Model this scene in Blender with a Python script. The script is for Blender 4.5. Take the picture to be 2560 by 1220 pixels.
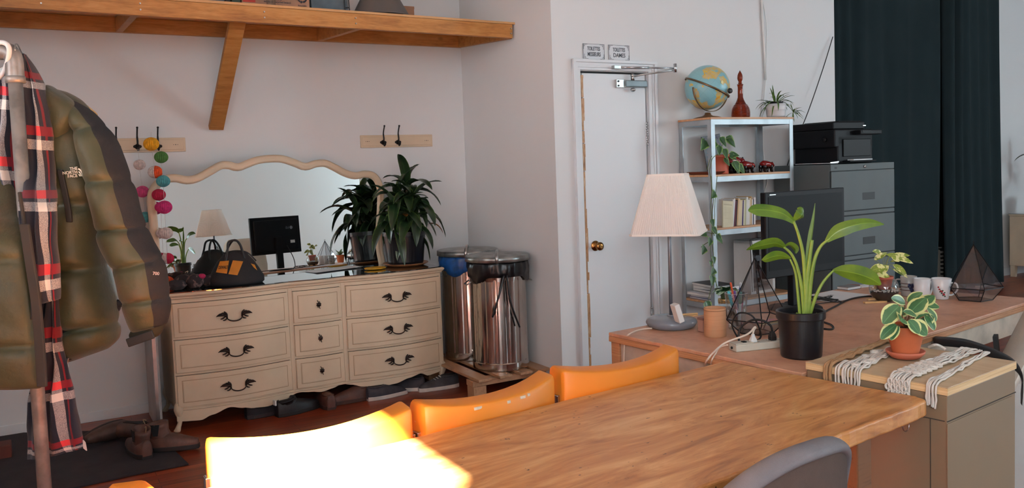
import bpy, bmesh, math, random
from mathutils import Vector, Matrix, noise
random.seed(7)
for o in list(bpy.data.objects): bpy.data.objects.remove(o, do_unlink=True)
SC = bpy.context.scene; COL = SC.collection
PI = math.pi
# ------------------------------------------------------------------ camera
FPX, PCX, PCY, CAMH = 2100.0, 1280.0, 550.0, 1.45
_p, _r = math.atan(.062), .036
CF = Vector((0, math.cos(_p), -math.sin(_p))); _u0 = Vector((1,0,0)).cross(CF)
CR = math.cos(_r)*Vector((1,0,0)) - math.sin(_r)*_u0
CU = math.sin(_r)*Vector((1,0,0)) + math.cos(_r)*_u0
CC = Vector((0,0,CAMH))
cam = bpy.data.cameras.new('camera'); camo = bpy.data.objects.new('camera', cam); COL.objects.link(camo)
camo.matrix_world = Matrix(((CR.x,CU.x,-CF.x,0),(CR.y,CU.y,-CF.y,0),(CR.z,CU.z,-CF.z,CAMH),(0,0,0,1)))
cam.sensor_width = 36; cam.lens = FPX/2560*36; cam.shift_y = -60/2560; cam.clip_end = 100; cam.clip_start = .05
SC.camera = camo
SC.cycles.transparent_max_bounces = 24
# site frame: s along the dresser wall, n into the wall, origin at the wall's right hand corner
TH = math.radians(29.8); WU = Vector((math.cos(TH), math.sin(TH), 0)); WN = Vector((-math.sin(TH), math.cos(TH), 0))
WC = Vector((-.336, 6.339, 0))
def W3(s, n, z=0): return WC + WU*s + WN*n + Vector((0,0,z))
def ray(x, y): return CF + CR*((x-PCX)/FPX) - CU*((y-PCY)/FPX)
def PZ(x, y, z): d = ray(x,y); return CC + d*((z-CAMH)/d.z)          # point at height z
def PN(x, y, n): d = ray(x,y); return CC + d*(((WC+WN*n-CC).dot(WN))/d.dot(WN))   # point on a plane parallel to the dresser wall
def PY(x, y, Y): d = ray(x,y); return CC + d*(Y/d.y)
# ------------------------------------------------------------------ world, sun, window and added fill light, exposure
wd = bpy.data.worlds.new('sky'); SC.world = wd; wd.use_nodes = True
bg = wd.node_tree.nodes['Background']; bg.inputs[0].default_value = (.62,.78,1,1); bg.inputs[1].default_value = 1.2
SUN_E = math.radians(40)
sd = WU*.72 + WN*.69; sd.normalize(); sd = Vector((sd.x*math.cos(SUN_E), sd.y*math.cos(SUN_E), -math.sin(SUN_E)))
sl = bpy.data.lights.new('sun','SUN'); sl.energy = 300; sl.color = (1,.95,.88); sl.angle = math.radians(1.6)
so = bpy.data.objects.new('sun', sl); COL.objects.link(so); so.rotation_euler = sd.to_track_quat('-Z','Y').to_euler()
def area(name, loc, tgt, sx, sy, e, col):
    l = bpy.data.lights.new(name,'AREA'); l.shape = 'RECTANGLE'; l.size = sx; l.size_y = sy; l.energy = e; l.color = col
    o = bpy.data.objects.new(name, l); COL.objects.link(o); o.location = loc
    o.rotation_euler = (Vector(tgt)-Vector(loc)).to_track_quat('-Z','Y').to_euler(); return o
area('window_light_left', W3(-3.9,-7.4,2.1), W3(2,-6.6,1.4), 2.2, 2.0, 140, (.86,.95,1))
area('window_light_rear', W3(-2.0,-9.3,2.1), W3(.5,0,1.4), 2.6, 2.0, 45, (.88,.95,1))
area('fill_light_rear_right', W3(7.4,-9.3,2.1), W3(1.5,-1.25,1.5), 2.4, 2.0, 300, (.72,.91,1))  # added fill that brightens the door wall, no window built behind it
area('fill_light_right', W3(9.2,-6.6,2.2), W3(2,-7.5,1.6), 2.4, 1.8, 85, (.84,.95,1))  # added fill to lift the rear wall reflected in the mirror
_nl = area('fill_light_left_near', W3(-3.9,-2.7,2.0), W3(0,-.7,1.5), .9, 1.5, 4.5, (.95,.96,1)); _nl.data.spread = math.radians(50)  # added narrow fill aimed at the short side wall
SC.view_settings.view_transform = 'Standard'; SC.view_settings.look = 'None'
SC.view_settings.exposure = 0.22; SC.view_settings.gamma = 1; SC.view_settings.use_curve_mapping = False
# ------------------------------------------------------------------ materials
def lin(c):
    f = lambda v: (v/255/12.92) if v/255 <= .04045 else ((v/255+.055)/1.055)**2.4
    return (f(c[0]), f(c[1]), f(c[2]), 1)
MATS = {}
class NT:
    def __init__(s, name):
        s.m = bpy.data.materials.new(name); s.m.use_nodes = True; s.t = s.m.node_tree; s.b = s.t.nodes['Principled BSDF']
    def n(s, ty, **kw):
        x = s.t.nodes.new(ty)
        for k, v in kw.items(): setattr(x, k, v)
        return x
    def l(s, a, b): s.t.links.new(a, b)
    def coord(s, kind='Object', scale=(1,1,1), rot=(0,0,0), loc=(0,0,0)):
        tc = s.n('ShaderNodeTexCoord'); mp = s.n('ShaderNodeMapping'); s.l(tc.outputs[kind], mp.inputs[0])
        mp.inputs['Scale'].default_value = scale; mp.inputs['Rotation'].default_value = rot; mp.inputs['Location'].default_value = loc
        return mp.outputs[0]
    def noise(s, v, scale, detail=4, rough=.5, dist=0):
        x = s.n('ShaderNodeTexNoise'); s.l(v, x.inputs['Vector']); x.inputs['Scale'].default_value = scale
        x.inputs['Detail'].default_value = detail; x.inputs['Roughness'].default_value = rough; x.inputs['Distortion'].default_value = dist
        return x.outputs['Fac']
    def ramp(s, fac, stops):
        x = s.n('ShaderNodeValToRGB'); s.l(fac, x.inputs[0]); e = x.color_ramp.elements
        while len(e) < len(stops): e.new(.5)
        for i, (p, c) in enumerate(stops): e[i].position = p; e[i].color = lin(c) if len(c) == 3 else c
        return x.outputs[0]
    def mix(s, fac, a, b, mode='MIX'):
        x = s.n('ShaderNodeMix'); x.data_type = 'RGBA'; x.blend_type = mode
        if hasattr(fac, 'links'): s.l(fac, x.inputs[0])
        else: x.inputs[0].default_value = fac
        for v, i in ((a,6),(b,7)):
            if hasattr(v, 'links'): s.l(v, x.inputs[i])
            else: x.inputs[i].default_value = lin(v)
        return x.outputs[2]
    def math(s, op, a, b=None, c=None):
        x = s.n('ShaderNodeMath'); x.operation = op
        for i, v in enumerate((a, b, c)):
            if v is None: continue
            if hasattr(v, 'links'): s.l(v, x.inputs[i])
            else: x.inputs[i].default_value = v
        return x.outputs[0]
    def bump(s, h, strength, dist=.01):
        x = s.n('ShaderNodeBump'); s.l(h, x.inputs['Height']); x.inputs['Strength'].default_value = strength; x.inputs['Distance'].default_value = dist
        s.l(x.outputs[0], s.b.inputs['Normal'])
    def base(s, c):
        if hasattr(c, 'links'): s.l(c, s.b.inputs['Base Color'])
        else: s.b.inputs['Base Color'].default_value = lin(c)
    def set(s, rough=None, metal=None, **kw):
        if rough is not None: s.b.inputs['Roughness'].default_value = rough
        if metal is not None: s.b.inputs['Metallic'].default_value = metal
        for k, v in kw.items(): s.b.inputs[k.replace('_',' ')].default_value = v
def M(name, col=(200,200,200), rough=.55, metal=0, var=.10, vs=8, bump=0, bs=60, col2=None, **kw):
    if name in MATS: return MATS[name]
    t = NT(name); v = t.coord()
    c2 = col2 or tuple(max(0, x*(1-var)) for x in col)
    t.base(t.ramp(t.noise(v, vs, 5), [(.35, c2), (.62, col)])); t.set(rough, metal, **kw)
    if bump: t.bump(t.noise(v, bs, 4), bump, .004)
    MATS[name] = t.m; return t.m
def wood(name, c1, c2, c3=None, sc=(1,12,12), rough=.45, ring=3.0, bump=.15, knots=0, extra=None):
    if name in MATS: return MATS[name]
    t = NT(name); v = t.coord(scale=sc)
    a = t.noise(v, ring, 6, .6, .6); b = t.noise(t.coord(scale=tuple(x*6 for x in sc)), ring, 3)
    c = t.ramp(t.math('ADD', t.math('MULTIPLY', a, .75), t.math('MULTIPLY', b, .25)), [(.32, c2), (.5, c1), (.68, c3 or c1)])
    if knots:
        vo = t.n('ShaderNodeTexVoronoi'); t.l(t.coord(scale=(knots, knots*1.6, knots*1.6)), vo.inputs['Vector']); vo.inputs['Scale'].default_value = 1
        c = t.mix(t.ramp(vo.outputs['Distance'], [(.05,(255,255,255)),(.09,(0,0,0))]), c, tuple(x*.3 for x in c2))
    t.base(c); t.set(rough); t.bump(a, bump, .003)
    MATS[name] = t.m; return t.m
def glassm(name, col=(250,252,252), rough=.02, alpha=.25):
    if name in MATS: return MATS[name]
    t = NT(name); tr = t.n('ShaderNodeBsdfTransparent'); gl = t.n('ShaderNodeBsdfGlossy'); gl.inputs['Roughness'].default_value = rough
    tr.inputs[0].default_value = lin(col); lw = t.n('ShaderNodeLayerWeight'); lw.inputs[0].default_value = .5
    mx = t.n('ShaderNodeMixShader'); f = t.math('MINIMUM', t.math('ADD', t.math('MULTIPLY', t.math('POWER', lw.outputs['Facing'], 4.0), .7), alpha*.2), .85)
    t.l(f, mx.inputs[0]); t.l(tr.outputs[0], mx.inputs[1]); t.l(gl.outputs[0], mx.inputs[2])
    t.l(mx.outputs[0], t.t.nodes['Material Output'].inputs[0]); MATS[name] = t.m; return t.m
def leafm(name, mid, dark, edge=None, ew=.12, rough=.35, spots=None):
    if name in MATS: return MATS[name]
    t = NT(name); v = t.coord(); tc = t.n('ShaderNodeTexCoord'); sp = t.n('ShaderNodeSeparateXYZ'); t.l(tc.outputs['UV'], sp.inputs[0])
    c = t.ramp(t.noise(v, 14, 4), [(.3, dark), (.65, mid)])
    d = t.math('MULTIPLY', t.math('ABSOLUTE', t.math('SUBTRACT', sp.outputs[0], .5)), 2.0)
    rib = t.ramp(d, [(.0, (255,255,255)), (.07, (0,0,0))]); c = t.mix(t.math('MULTIPLY', rib, .35), c, tuple(min(255, x*1.5+20) for x in mid))
    if edge:
        dd = t.math('ADD', d, t.math('MULTIPLY', t.math('SUBTRACT', t.noise(v, 45, 3), .5), .5))
        c = t.mix(t.ramp(dd, [(1-ew-.06, (0,0,0)), (1-ew, (255,255,255))]), c, edge)
    if spots: c = t.mix(t.ramp(t.noise(v, spots[1], 3), [(.48,(0,0,0)),(.53,(255,255,255))]), c, spots[0])
    t.base(c); t.set(rough); t.b.inputs['Subsurface Weight'].default_value = 0
    MATS[name] = t.m; return t.m
# ------------------------------------------------------------------ mesh builder
class MB:
    def __init__(s): s.v = []; s.f = []; s.mi = []; s.uv = []; s.m = 0; s.T = Matrix()
    def add(s, vs, fs, uvs=None):
        k = len(s.v); s.v += [s.T @ Vector(p) for p in vs]
        s.uv += list(uvs) if uvs else [(0,0)]*len(vs)
        for f in fs: s.f.append([i+k for i in f]); s.mi.append(s.m)
        return s
    def box(s, lo, hi, R=None):
        x0,y0,z0 = lo; x1,y1,z1 = hi
        P = [(x0,y0,z0),(x1,y0,z0),(x1,y1,z0),(x0,y1,z0),(x0,y0,z1),(x1,y0,z1),(x1,y1,z1),(x0,y1,z1)]
        if R is not None: P = [R @ Vector(p) for p in P]
        return s.add(P, [(0,3,2,1),(4,5,6,7),(0,1,5,4),(1,2,6,5),(2,3,7,6),(3,0,4,7)])
    def bar(s, a, b, w, h, up=(0,0,1)):
        a, b = Vector(a), Vector(b); d = (b-a); L = d.length; d.normalize(); up = Vector(up)
        sx = d.cross(up)
        if sx.length < 1e-4: sx = d.cross(Vector((1,0,0)))
        sx.normalize(); sz = sx.cross(d)
        R = Matrix(((sx.x,d.x,sz.x,a.x),(sx.y,d.y,sz.y,a.y),(sx.z,d.z,sz.z,a.z),(0,0,0,1)))
        return s.box((-w/2,0,-h/2),(w/2,L,h/2),R)
    def loft(s, rings, cap=True, closed=True, uv=True):
        n = len(rings[0]); vs = []; uvs = []
        for j, r in enumerate(rings):
            for i, p in enumerate(r): vs.append(p); uvs.append((i/max(1,n-(0 if closed else 1)), j/max(1,len(rings)-1)))
        fs = []
        for j in range(len(rings)-1):
            for i in range(n if closed else n-1):
                a = j*n+i; b = j*n+(i+1)%n; fs.append((a,b,b+n,a+n))
        if cap and closed: fs.append(tuple(reversed(range(n)))); fs.append(tuple(range((len(rings)-1)*n, len(rings)*n)))
        return s.add(vs, fs, uvs)
    def lathe(s, prof, c=(0,0,0), seg=24, ax='z', flute=None, cap=True):
        rings = []
        for r, z in prof:
            ring = []
            for i in range(seg):
                a = 2*PI*i/seg; rr = r*(flute(a, z) if flute else 1)
                x, y = rr*math.cos(a), rr*math.sin(a)
                q = (x,y,z) if ax == 'z' else ((z,x,y) if ax == 'x' else (y,z,x))
                ring.append(Vector(c)+Vector(q))
            rings.append(ring)
        return s.loft(rings, cap)
    def tube(s, pts, r, seg=8, cap=True, closed=False):
        pts = [Vector(p) for p in pts]; n = len(pts); rs = r if isinstance(r, (list,tuple)) else [r]*n; rings = []; prev = None
        for i in range(n):
            if closed: t = pts[(i+1)%n]-pts[i-1]
            else: t = pts[min(i+1,n-1)]-pts[max(i-1,0)]
            if t.length < 1e-9: t = Vector((0,0,1))
            t.normalize()
            if prev is None: x = t.orthogonal().normalized()
            else:
                x = prev - t*prev.dot(t)
                x = x.normalized() if x.length > 1e-6 else t.orthogonal().normalized()
            prev = x; y = t.cross(x)
            rings.append([pts[i]+(x*math.cos(2*PI*k/seg)+y*math.sin(2*PI*k/seg))*rs[i] for k in range(seg)])
        if closed: rings.append(rings[0]); cap = False
        return s.loft(rings, cap)
    def cyl(s, a, b, r, seg=16, r2=None): return s.tube([a,b], [r, r if r2 is None else r2], seg)
    def ball(s, c, r, seg=20, rows=12):
        rx,ry,rz = r if isinstance(r,(tuple,list)) else (r,r,r); c = Vector(c)
        return s.loft([[c+Vector((rx*math.sin(PI*j/rows)*math.cos(2*PI*i/seg), ry*math.sin(PI*j/rows)*math.sin(2*PI*i/seg), -rz*math.cos(PI*j/rows))) for i in range(seg)] for j in range(1,rows)])
    def prism(s, poly, vec):
        vec = Vector(vec); n = len(poly); P = [Vector(p) for p in poly]
        return s.add(P+[p+vec for p in P], [tuple(reversed(range(n))), tuple(range(n,2*n))]+[(i,(i+1)%n,(i+1)%n+n,i+n) for i in range(n)])
    def grid(s, nu, nv, fn):
        vs = [fn(i/nu, j/nv) for j in range(nv+1) for i in range(nu+1)]; uvs = [(i/nu,j/nv) for j in range(nv+1) for i in range(nu+1)]
        return s.add(vs, [(j*(nu+1)+i, j*(nu+1)+i+1, (j+1)*(nu+1)+i+1, (j+1)*(nu+1)+i) for j in range(nv) for i in range(nu)], uvs)
    def leaf(s, base, d, L, w, droop=.5, fold=.15, curl=0, up=(0,0,1), prof=None, nl=9, nw=4, wave=0):
        p = Vector(base); d = Vector(d).normalized(); up = Vector(up); pts = []; side = d.cross(up)
        if side.length < 1e-3: side = Vector((1,0,0))
        side.normalize(); prof = prof or (lambda t: math.sin(PI*min(1,t*1.0))**.7*(1-.25*t)+.04)
        rows = []; st = L/nl
        for j in range(nl+1):
            t = j/nl; nrm = side.cross(d).normalized(); ww = w*prof(t)
            rows.append([p+side*(ww*(2*i/nw-1)*.5)+nrm*(abs(2*i/nw-1)*ww*fold + wave*math.sin(t*9+i)*ww) for i in range(nw+1)])
            d = (d + Vector((0,0,-1))*droop/nl + side*curl/nl).normalized(); p = p+d*st
        return s.grid(nw, nl, lambda a, b: rows[round(b*nl)][round(a*nw)])
    def build(s, name, mat, parent=None, smooth=False, bevel=0, sub=0, solid=0, world=False, kind=None, seg=2):
        vs = s.v
        if world and parent is not None: inv = parent_mat(parent).inverted(); vs = [inv @ p for p in vs]
        loc = None
        if world and parent is None:
            xs=[p.x for p in vs]; ys=[p.y for p in vs]; zs=[p.z for p in vs]
            loc = Vector(((min(xs)+max(xs))/2,(min(ys)+max(ys))/2,min(zs))); vs = [p-loc for p in vs]
        me = bpy.data.meshes.new(name); me.from_pydata([tuple(p) for p in vs], [], s.f)
        for mt in (mat if isinstance(mat,(list,tuple)) else [mat]): me.materials.append(mt)
        me.polygons.foreach_set('material_index', s.mi); ul = me.uv_layers.new(name='uv')
        for lp in me.loops: ul.data[lp.index].uv = s.uv[lp.vertex_index]
        bm = bmesh.new(); bm.from_mesh(me); bmesh.ops.recalc_face_normals(bm, faces=bm.faces[:]); bm.to_mesh(me); bm.free()
        if smooth: me.polygons.foreach_set('use_smooth', [True]*len(me.polygons))
        o = bpy.data.objects.new(name, me); COL.objects.link(o)
        if loc is not None: o.location = loc
        if parent is not None: o.parent = parent
        if solid: q = o.modifiers.new('solid','SOLIDIFY'); q.thickness = solid; q.offset = 0
        if bevel: q = o.modifiers.new('bevel','BEVEL'); q.width = bevel; q.segments = seg; q.limit_method = 'ANGLE'; q.angle_limit = math.radians(35)
        if sub: q = o.modifiers.new('sub','SUBSURF'); q.levels = sub; q.render_levels = sub
        if smooth == 'auto' or (smooth and bevel):
            try: me.shade_smooth_by_angle(math.radians(35)) if hasattr(me,'shade_smooth_by_angle') else None
            except Exception: pass
        if kind: o['kind'] = kind
        return o
def parent_mat(o):
    m = Matrix.LocRotScale(o.location, o.rotation_euler, o.scale)
    return (parent_mat(o.parent) @ m) if o.parent else m
def tag(o, label=None, cat=None, group=None):
    if label: o['label'] = label
    if cat: o['category'] = cat
    if group: o['group'] = group
    return o
def thing(name, label, cat, loc=(0,0,0), rotz=0, group=None):
    o = bpy.data.objects.new(name, None); COL.objects.link(o); o.empty_display_size = .05
    o.location = loc; o.rotation_euler = (0,0,rotz); return tag(o, label, cat, group)
def dup(root, loc, rotz, label=None, group=None):
    r = root.copy(); COL.objects.link(r); r.location = loc; r.rotation_euler = (0,0,rotz)
    if label: r['label'] = label
    if group: r['group'] = group
    for ch in list(root.children):
        c = ch.copy(); COL.objects.link(c); c.parent = r
        for g in list(ch.children): d = g.copy(); COL.objects.link(d); d.parent = c
    return r
def struct(name, mb, mat, **kw):
    o = mb.build(name, mat, **kw); o['kind'] = 'structure'; return o
def atW(o): o.location = WC; o.rotation_euler = (0,0,TH); return o
def text(body, size, mat, parent, loc, rot, name='lettering', ext=.0006, font_bold=False, sx=1, shear=0, align='CENTER'):
    cu = bpy.data.curves.new(name,'FONT'); cu.body = body; cu.size = size; cu.extrude = ext; cu.align_x = align; cu.align_y = 'CENTER'; cu.offset = size*.012 if font_bold else 0
    cu.shear = shear
    t = bpy.data.objects.new('tmp', cu); COL.objects.link(t); dg = bpy.context.evaluated_depsgraph_get(); dg.update()
    me = bpy.data.meshes.new_from_object(t.evaluated_get(dg)); bpy.data.objects.remove(t, do_unlink=True)
    me.materials.clear(); me.materials.append(mat); o = bpy.data.objects.new(name, me); COL.objects.link(o)
    o.parent = parent; o.location = loc; o.rotation_euler = rot; o.scale = (sx,1,1); return o
def smoothpath(pts, n=8):
    pts = [Vector(p) for p in pts]; out = []
    for i in range(len(pts)-1):
        p0 = pts[max(i-1,0)]; p1 = pts[i]; p2 = pts[i+1]; p3 = pts[min(i+2,len(pts)-1)]
        for k in range(n):
            t = k/n; out.append(.5*((2*p1)+(p2-p0)*t+(2*p0-5*p1+4*p2-p3)*t*t+(3*p1-p0-3*p2+p3)*t**3))
    out.append(pts[-1]); return out
def interp(rows, t):   # catmull-rom over tuples
    n = len(rows)-1; x = min(max(t,0),1)*n; i = min(int(x), n-1); f = x-i
    p0 = rows[max(i-1,0)]; p1 = rows[i]; p2 = rows[i+1]; p3 = rows[min(i+2,n)]
    return tuple(.5*((2*b)+(c-a)*f+(2*a-5*b+4*c-d)*f*f+(3*b-a-3*c+d)*f**3) for a,b,c,d in zip(p0,p1,p2,p3))
# ------------------------------------------------------------------ room
def wallmat(name, c, c2):
    if name in MATS: return MATS[name]
    t = NT(name); v = t.coord(); t.base(t.mix(t.noise(v, 1.1, 5), c, c2)); t.set(.62); t.bump(t.noise(v, 9, 6, .65), .25, .004); MATS[name] = t.m; return t.m
PAINT = wallmat('white_wall_paint', (222,222,222), (212,212,213))
DOORP = wallmat('white_gloss_paint', (222,224,227), (214,217,220)); DOORP.node_tree.nodes['Principled BSDF'].inputs['Roughness'].default_value = .4
def floormat():
    t = NT('red_brown_floorboards'); v = t.coord(); br = t.n('ShaderNodeTexBrick'); t.l(v, br.inputs['Vector'])
    br.inputs['Scale'].default_value = 1; br.inputs['Mortar Size'].default_value = .0015; br.inputs['Brick Width'].default_value = 1.6; br.inputs['Row Height'].default_value = .057
    br.inputs['Color1'].default_value = (.8,.8,.8,1); br.inputs['Color2'].default_value = (.35,.35,.35,1); br.inputs['Mortar'].default_value = (0,0,0,1)
    g = t.noise(t.coord(scale=(1,14,1)), 3, 6, .6, .5)
    c = t.ramp(t.math('ADD', t.math('MULTIPLY', g, .6), t.math('MULTIPLY', br.outputs['Color'], .4)), [(.28,(74,26,14)),(.5,(124,50,26)),(.7,(154,72,36))])
    c = t.mix(br.outputs['Fac'], c, (26,10,6)); t.base(c); t.set(.32); t.bump(g, .12, .002); return t.m
FL = MB().box((-4.2,-9.6,-.05),(9.5,.2,0)); atW(struct('floor', FL, floormat()))
atW(struct('ceiling', MB().box((-4.2,-9.6,4.2),(9.5,.2,4.3)), PAINT))
atW(struct('wall_back', MB().box((-4.2,0,0),(.0,.2,4.2)), PAINT))
# projecting block with the narrow door: its left face is the short side wall
mb = MB(); D0,D1,DZ = .2,.737,2.047
mb.box((0,-1.25,0),(D0,.0,4.2)); mb.box((D1,-1.25,0),(2.59,0,4.2)); mb.box((D0,-1.25,DZ),(D1,0,4.2)); mb.box((D0,-1.05,0),(D1,0,DZ))
atW(struct('wall_door_side', mb, PAINT))
atW(struct('wall_far', MB().box((2.59,-.1,0),(9.4,.1,4.2)), PAINT))
atW(struct('wall_right', MB().box((9.3,-9.6,0),(9.5,.1,4.2)), PAINT))
atW(struct('wall_rear', MB().box((-4.2,-9.6,0),(9.3,-9.4,4.2)), wallmat('brightened_rear_paint',(240,244,243),(234,239,239))))  # extra brightness for the mirror view put into a lighter wall colour
# left wall with the sunny window opening
mb = MB(); n0,n1,z0,z1 = -6.02,-5.00,1.45,3.21
mb.box((-4.2,-9.6,0),(-4.0,n0,4.2)); mb.box((-4.2,n1,0),(-4.0,.2,4.2)); mb.box((-4.2,n0,0),(-4.0,n1,z0)); mb.box((-4.2,n0,z1),(-4.0,n1,4.2))
atW(struct('wall_left', mb, PAINT))
mb = MB()
for a,b in (((-4.08,n0,z0),(-4.02,n0+.02,z1)),((-4.08,n1-.02,z0),(-4.02,n1,z1)),((-4.08,n0,z0),(-4.02,n1,z0+.03)),((-4.08,n0,z1-.02),(-4.02,n1,z1))): mb.box(a,b)
atW(struct('window_1', mb, DOORP))
# casing around the door (trim) with stepped mouldings
mb = MB(); yf = -1.25
for x0,x1 in ((D0-.062,D0-.004),(D1+.004,D1+.072)):
    mb.box((x0,yf-.018,0),(x1,yf,DZ+.072)); mb.box((x0 if x0<D0 else x1-.022,yf-.03,0),((x0+.022) if x0<D0 else x1,yf-.018,DZ+.072)); mb.box(((x0+x1)/2-.006,yf-.024,0),((x0+x1)/2+.008,yf-.018,DZ+.03))
mb.box((D0-.062,yf-.0185,DZ+.004),(D1+.072,yf,DZ+.072)); mb.box((D0-.062,yf-.031,DZ+.052),(D1+.072,yf-.018,DZ+.0725)); mb.box((D0-.04,yf-.0235,DZ+.02),(D1+.05,yf-.018,DZ+.034))
atW(struct('trim_1', mb, DOORP, bevel=.003))
mb = MB().box((-2.4,-.012,0),(0,0,.06)); mb.box((-4.0,-.012,0),(-2.4,0,.06)); 
atW(struct('baseboard_back', mb, DOORP, bevel=.002))
atW(struct('baseboard_far', MB().box((2.6,-.115,0),(9.3,-.1,.09)), DOORP, bevel=.002))
# door leaf
BR = M('brass', (176,126,72), .22, 1, .35, 30); CH = M('chrome', (200,202,205), .18, 1, .05); GM = M('galvanised_steel', (166,174,179), .4, .45, .10, 9)
STEEL = M('satin_steel', (190,190,188), .32, 1, .12, 12)
rd = thing('door_1', None, None, W3(D0+.004,-1.25,0), TH); rd['kind'] = 'structure'
mb = MB().box((.012,-.004,.008),(D1-D0-.02,.036,DZ-.014)); mb.build('door_leaf', DOORP, rd, bevel=.003)
rawm = wood('bare_chipped_wood', (176,128,84), (120,78,46), (214,190,160), sc=(9,9,1.5), ring=6)
mb = MB(); rr = random.Random(3); z = .02
while z < 2.0:
    h = rr.uniform(.03,.16); mb.box((.0,-.0065,z),(.006+rr.uniform(.004,.016),.02,min(z+h,2.02))); z += h+rr.choice((0,0,.005))
mb.build('bare_wood_edge', rawm, rd)
k = MB().lathe([(.001,0),(.032,0),(.034,.004),(.030,.009),(.014,.014),(.011,.03),(.013,.034),(.024,.042),(.0275,.052),(.026,.06),(.012,.066),(.001,.064)], seg=28, ax='y')
k.v = [Vector((.075+p.x, -.004-p.y, .93+p.z)) for p in k.v]; k.build('door_knob', BR, rd, smooth=True)
# hinge covered in a painted squiggle
hg = MB().box((.511,-.012,1.57),(.523,-.002,1.72)).build('hinge', DOORP, rd)
BLK = M('matte_black', (24,24,26), .5, 0, .3)
pts = []
for i in range(30):
    t = i/29; pts.append((.517+.008*math.sin(i*1.9), -.0135, 1.565+.16*t+.006*math.cos(i*2.3)))
MB().tube(smoothpath(pts,4), .0013, 6).build('black_squiggle', BLK, hg)
h2 = MB().cyl((.519,-.012,.40),(.519,-.012,.47), .007, 10); h2.ball((.519,-.012,.478),.009,10,6); h2.build('hinge', STEEL, rd, smooth=True)
# door closer on the leaf with its folding arm
clr = thing('door_closer', 'grey door closer with silver folding arm at top of narrow white door', 'door closer', W3(D0+.47,-1.255,1.97), TH)
mb = MB().box((-.135,-.035,-.022),(.045,0,.022)); mb.build('closer_body', M('closer_grey',(120,134,140),.4,.3), clr, bevel=.006)
mb = MB().box((-.20,-.022,-.026),(-.13,0,.026)); mb.box((-.135,-.03,-.024),(-.13,0,.024))
mb.build('mounting_plate', STEEL, clr, bevel=.002)
for zz in (-.014,.014): MB().cyl((-.185,-.026,zz),(-.185,-.018,zz),.006,12).build('screw', BLK, clr)
mb = MB().ball((-.075,-.03,-.04),(.018,.018,.013),16,8); mb.build('spindle_cap', STEEL, clr, smooth=True)
mb = MB().cyl((-.075,-.03,.02),(-.075,-.03,.055),.012,14); mb.tube([(-.075,-.03,.045),(-.02,-.07,.055),(.145,-.19,.075)], .0055, 8); mb.ball((-.075,-.03,.052),.014,12,8)
mb.build('lower_arm', STEEL, clr, smooth=True)
mb = MB().tube([(.15,-.19,.085),(.0,-.115,.095),(-.18,-.045,.10)], .0055, 8); mb.cyl((-.01,-.12,.0945),(-.18,-.045,.10),.0075,10)
mb.cyl((.148,-.19,.06),(.148,-.19,.115),.011,14); mb.build('upper_arm', CH, clr, smooth=True)
MB().box((-.235,-.05,.09),(-.18,-.018,.112)).build('arm_bracket', STEEL, clr, bevel=.002)
# enamel style signs standing on the casing
SG = M('sign_white',(206,208,212),.35,0,.03); INK = M('sign_ink',(52,56,66),.5,0,.1)
for lbl, s0, w2, words, tlt in (('white toilet sign reading TOILETTES MESSIEURS above the narrow door, the left one', .313, .083, ('TOILETTES','MESSIEURS'), 0),
                           ('white toilet sign reading TOILETTES DAMES above the narrow door, the right one', .513, .083, ('TOILETTES','DAMES'), 0)):
    sg = thing('toilet_sign', lbl, 'sign', W3(s0,-1.253,DZ+.0735), TH)
    H = .098
    MB().prism([(-w2+.004,0,0),(w2,0,0),(w2-.006,0,H),(-w2-.002,0,H)], (0,-.003,0)).build('sign_plate', SG, sg)
    text(words[0], .034, INK, sg, (-.001,-.0036,H*.68), (PI/2,0,0), font_bold=True, sx=.72*(.83 if len(words[0])>8 else 1))
    text(words[1], .036, INK, sg, (.001,-.0036,H*.32), (PI/2,0,0), font_bold=True, sx=(.60 if len(words[1])>6 else .86))
    bd = MB()
    for cx,cz,dx,dz in ((-w2,H,1,-1),(w2-.004,H,-1,-1),(w2-.001,0,-1,1),(-w2+.005,0,1,1)):
        for q in (.004,.010): 
            L = .03 if q == .004 else .008
            bd.box((min(cx+dx*q,cx+dx*(q+L)),-.0042,cz+dz*q-.0008),(max(cx+dx*q,cx+dx*(q+L)),-.003,cz+dz*q+.0008)); bd.box((cx+dx*q-.0008,-.0042,min(cz+dz*q,cz+dz*(q+L))),(cx+dx*q+.0008,-.003,max(cz+dz*q,cz+dz*(q+L))))
    bd.box((-w2,-.0042,.001),(w2,-.003,.0025)); bd.box((-w2,-.0042,H-.002),(w2,-.003,H-.0005)); bd.box((-w2-.001,-.0042,0),(-w2+.0008,-.003,H)); bd.box((w2-.003,-.0042,0),(w2-.0012,-.003,H))
    bd.build('border', INK, sg)
# white cable down the wall, black cord slanting beside it
WHP = M('white_plastic',(224,224,222),.4,0,.04)
mb = MB().tube([PN(1903,-20,-1.262),PN(1907,60,-1.262),PN(1911,130,-1.262),PN(1914,200,-1.262)], .0085, 10)
mb.tube(smoothpath([PN(1914,200,-1.262),PN(1906,320,-1.262),PN(1913,420,-1.262),PN(1919,455,-1.262),PN(1910,500,-1.262),PN(1915,640,-1.262)],6), .0055, 8)
mb.tube([PN(1903,-20,-1.262),PN(1917,60,-1.262),PN(1914,190,-1.262)],.004,6)
tag(mb.build('wall_cable', WHP, smooth=True, world=True), 'white cable running down the wall above and behind metal shelves', 'cable')
mb = MB().tube(smoothpath([PN(2082,92,-1.27),PN(2058,170,-1.29),PN(2020,280,-1.30),PN(1985,365,-1.30),PN(1968,415,-1.28)],6), .0035, 6)
tag(mb.build('black_cable', BLK, smooth=True, world=True), 'thin black cord slanting down the wall beside the printer', 'cord')
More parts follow.
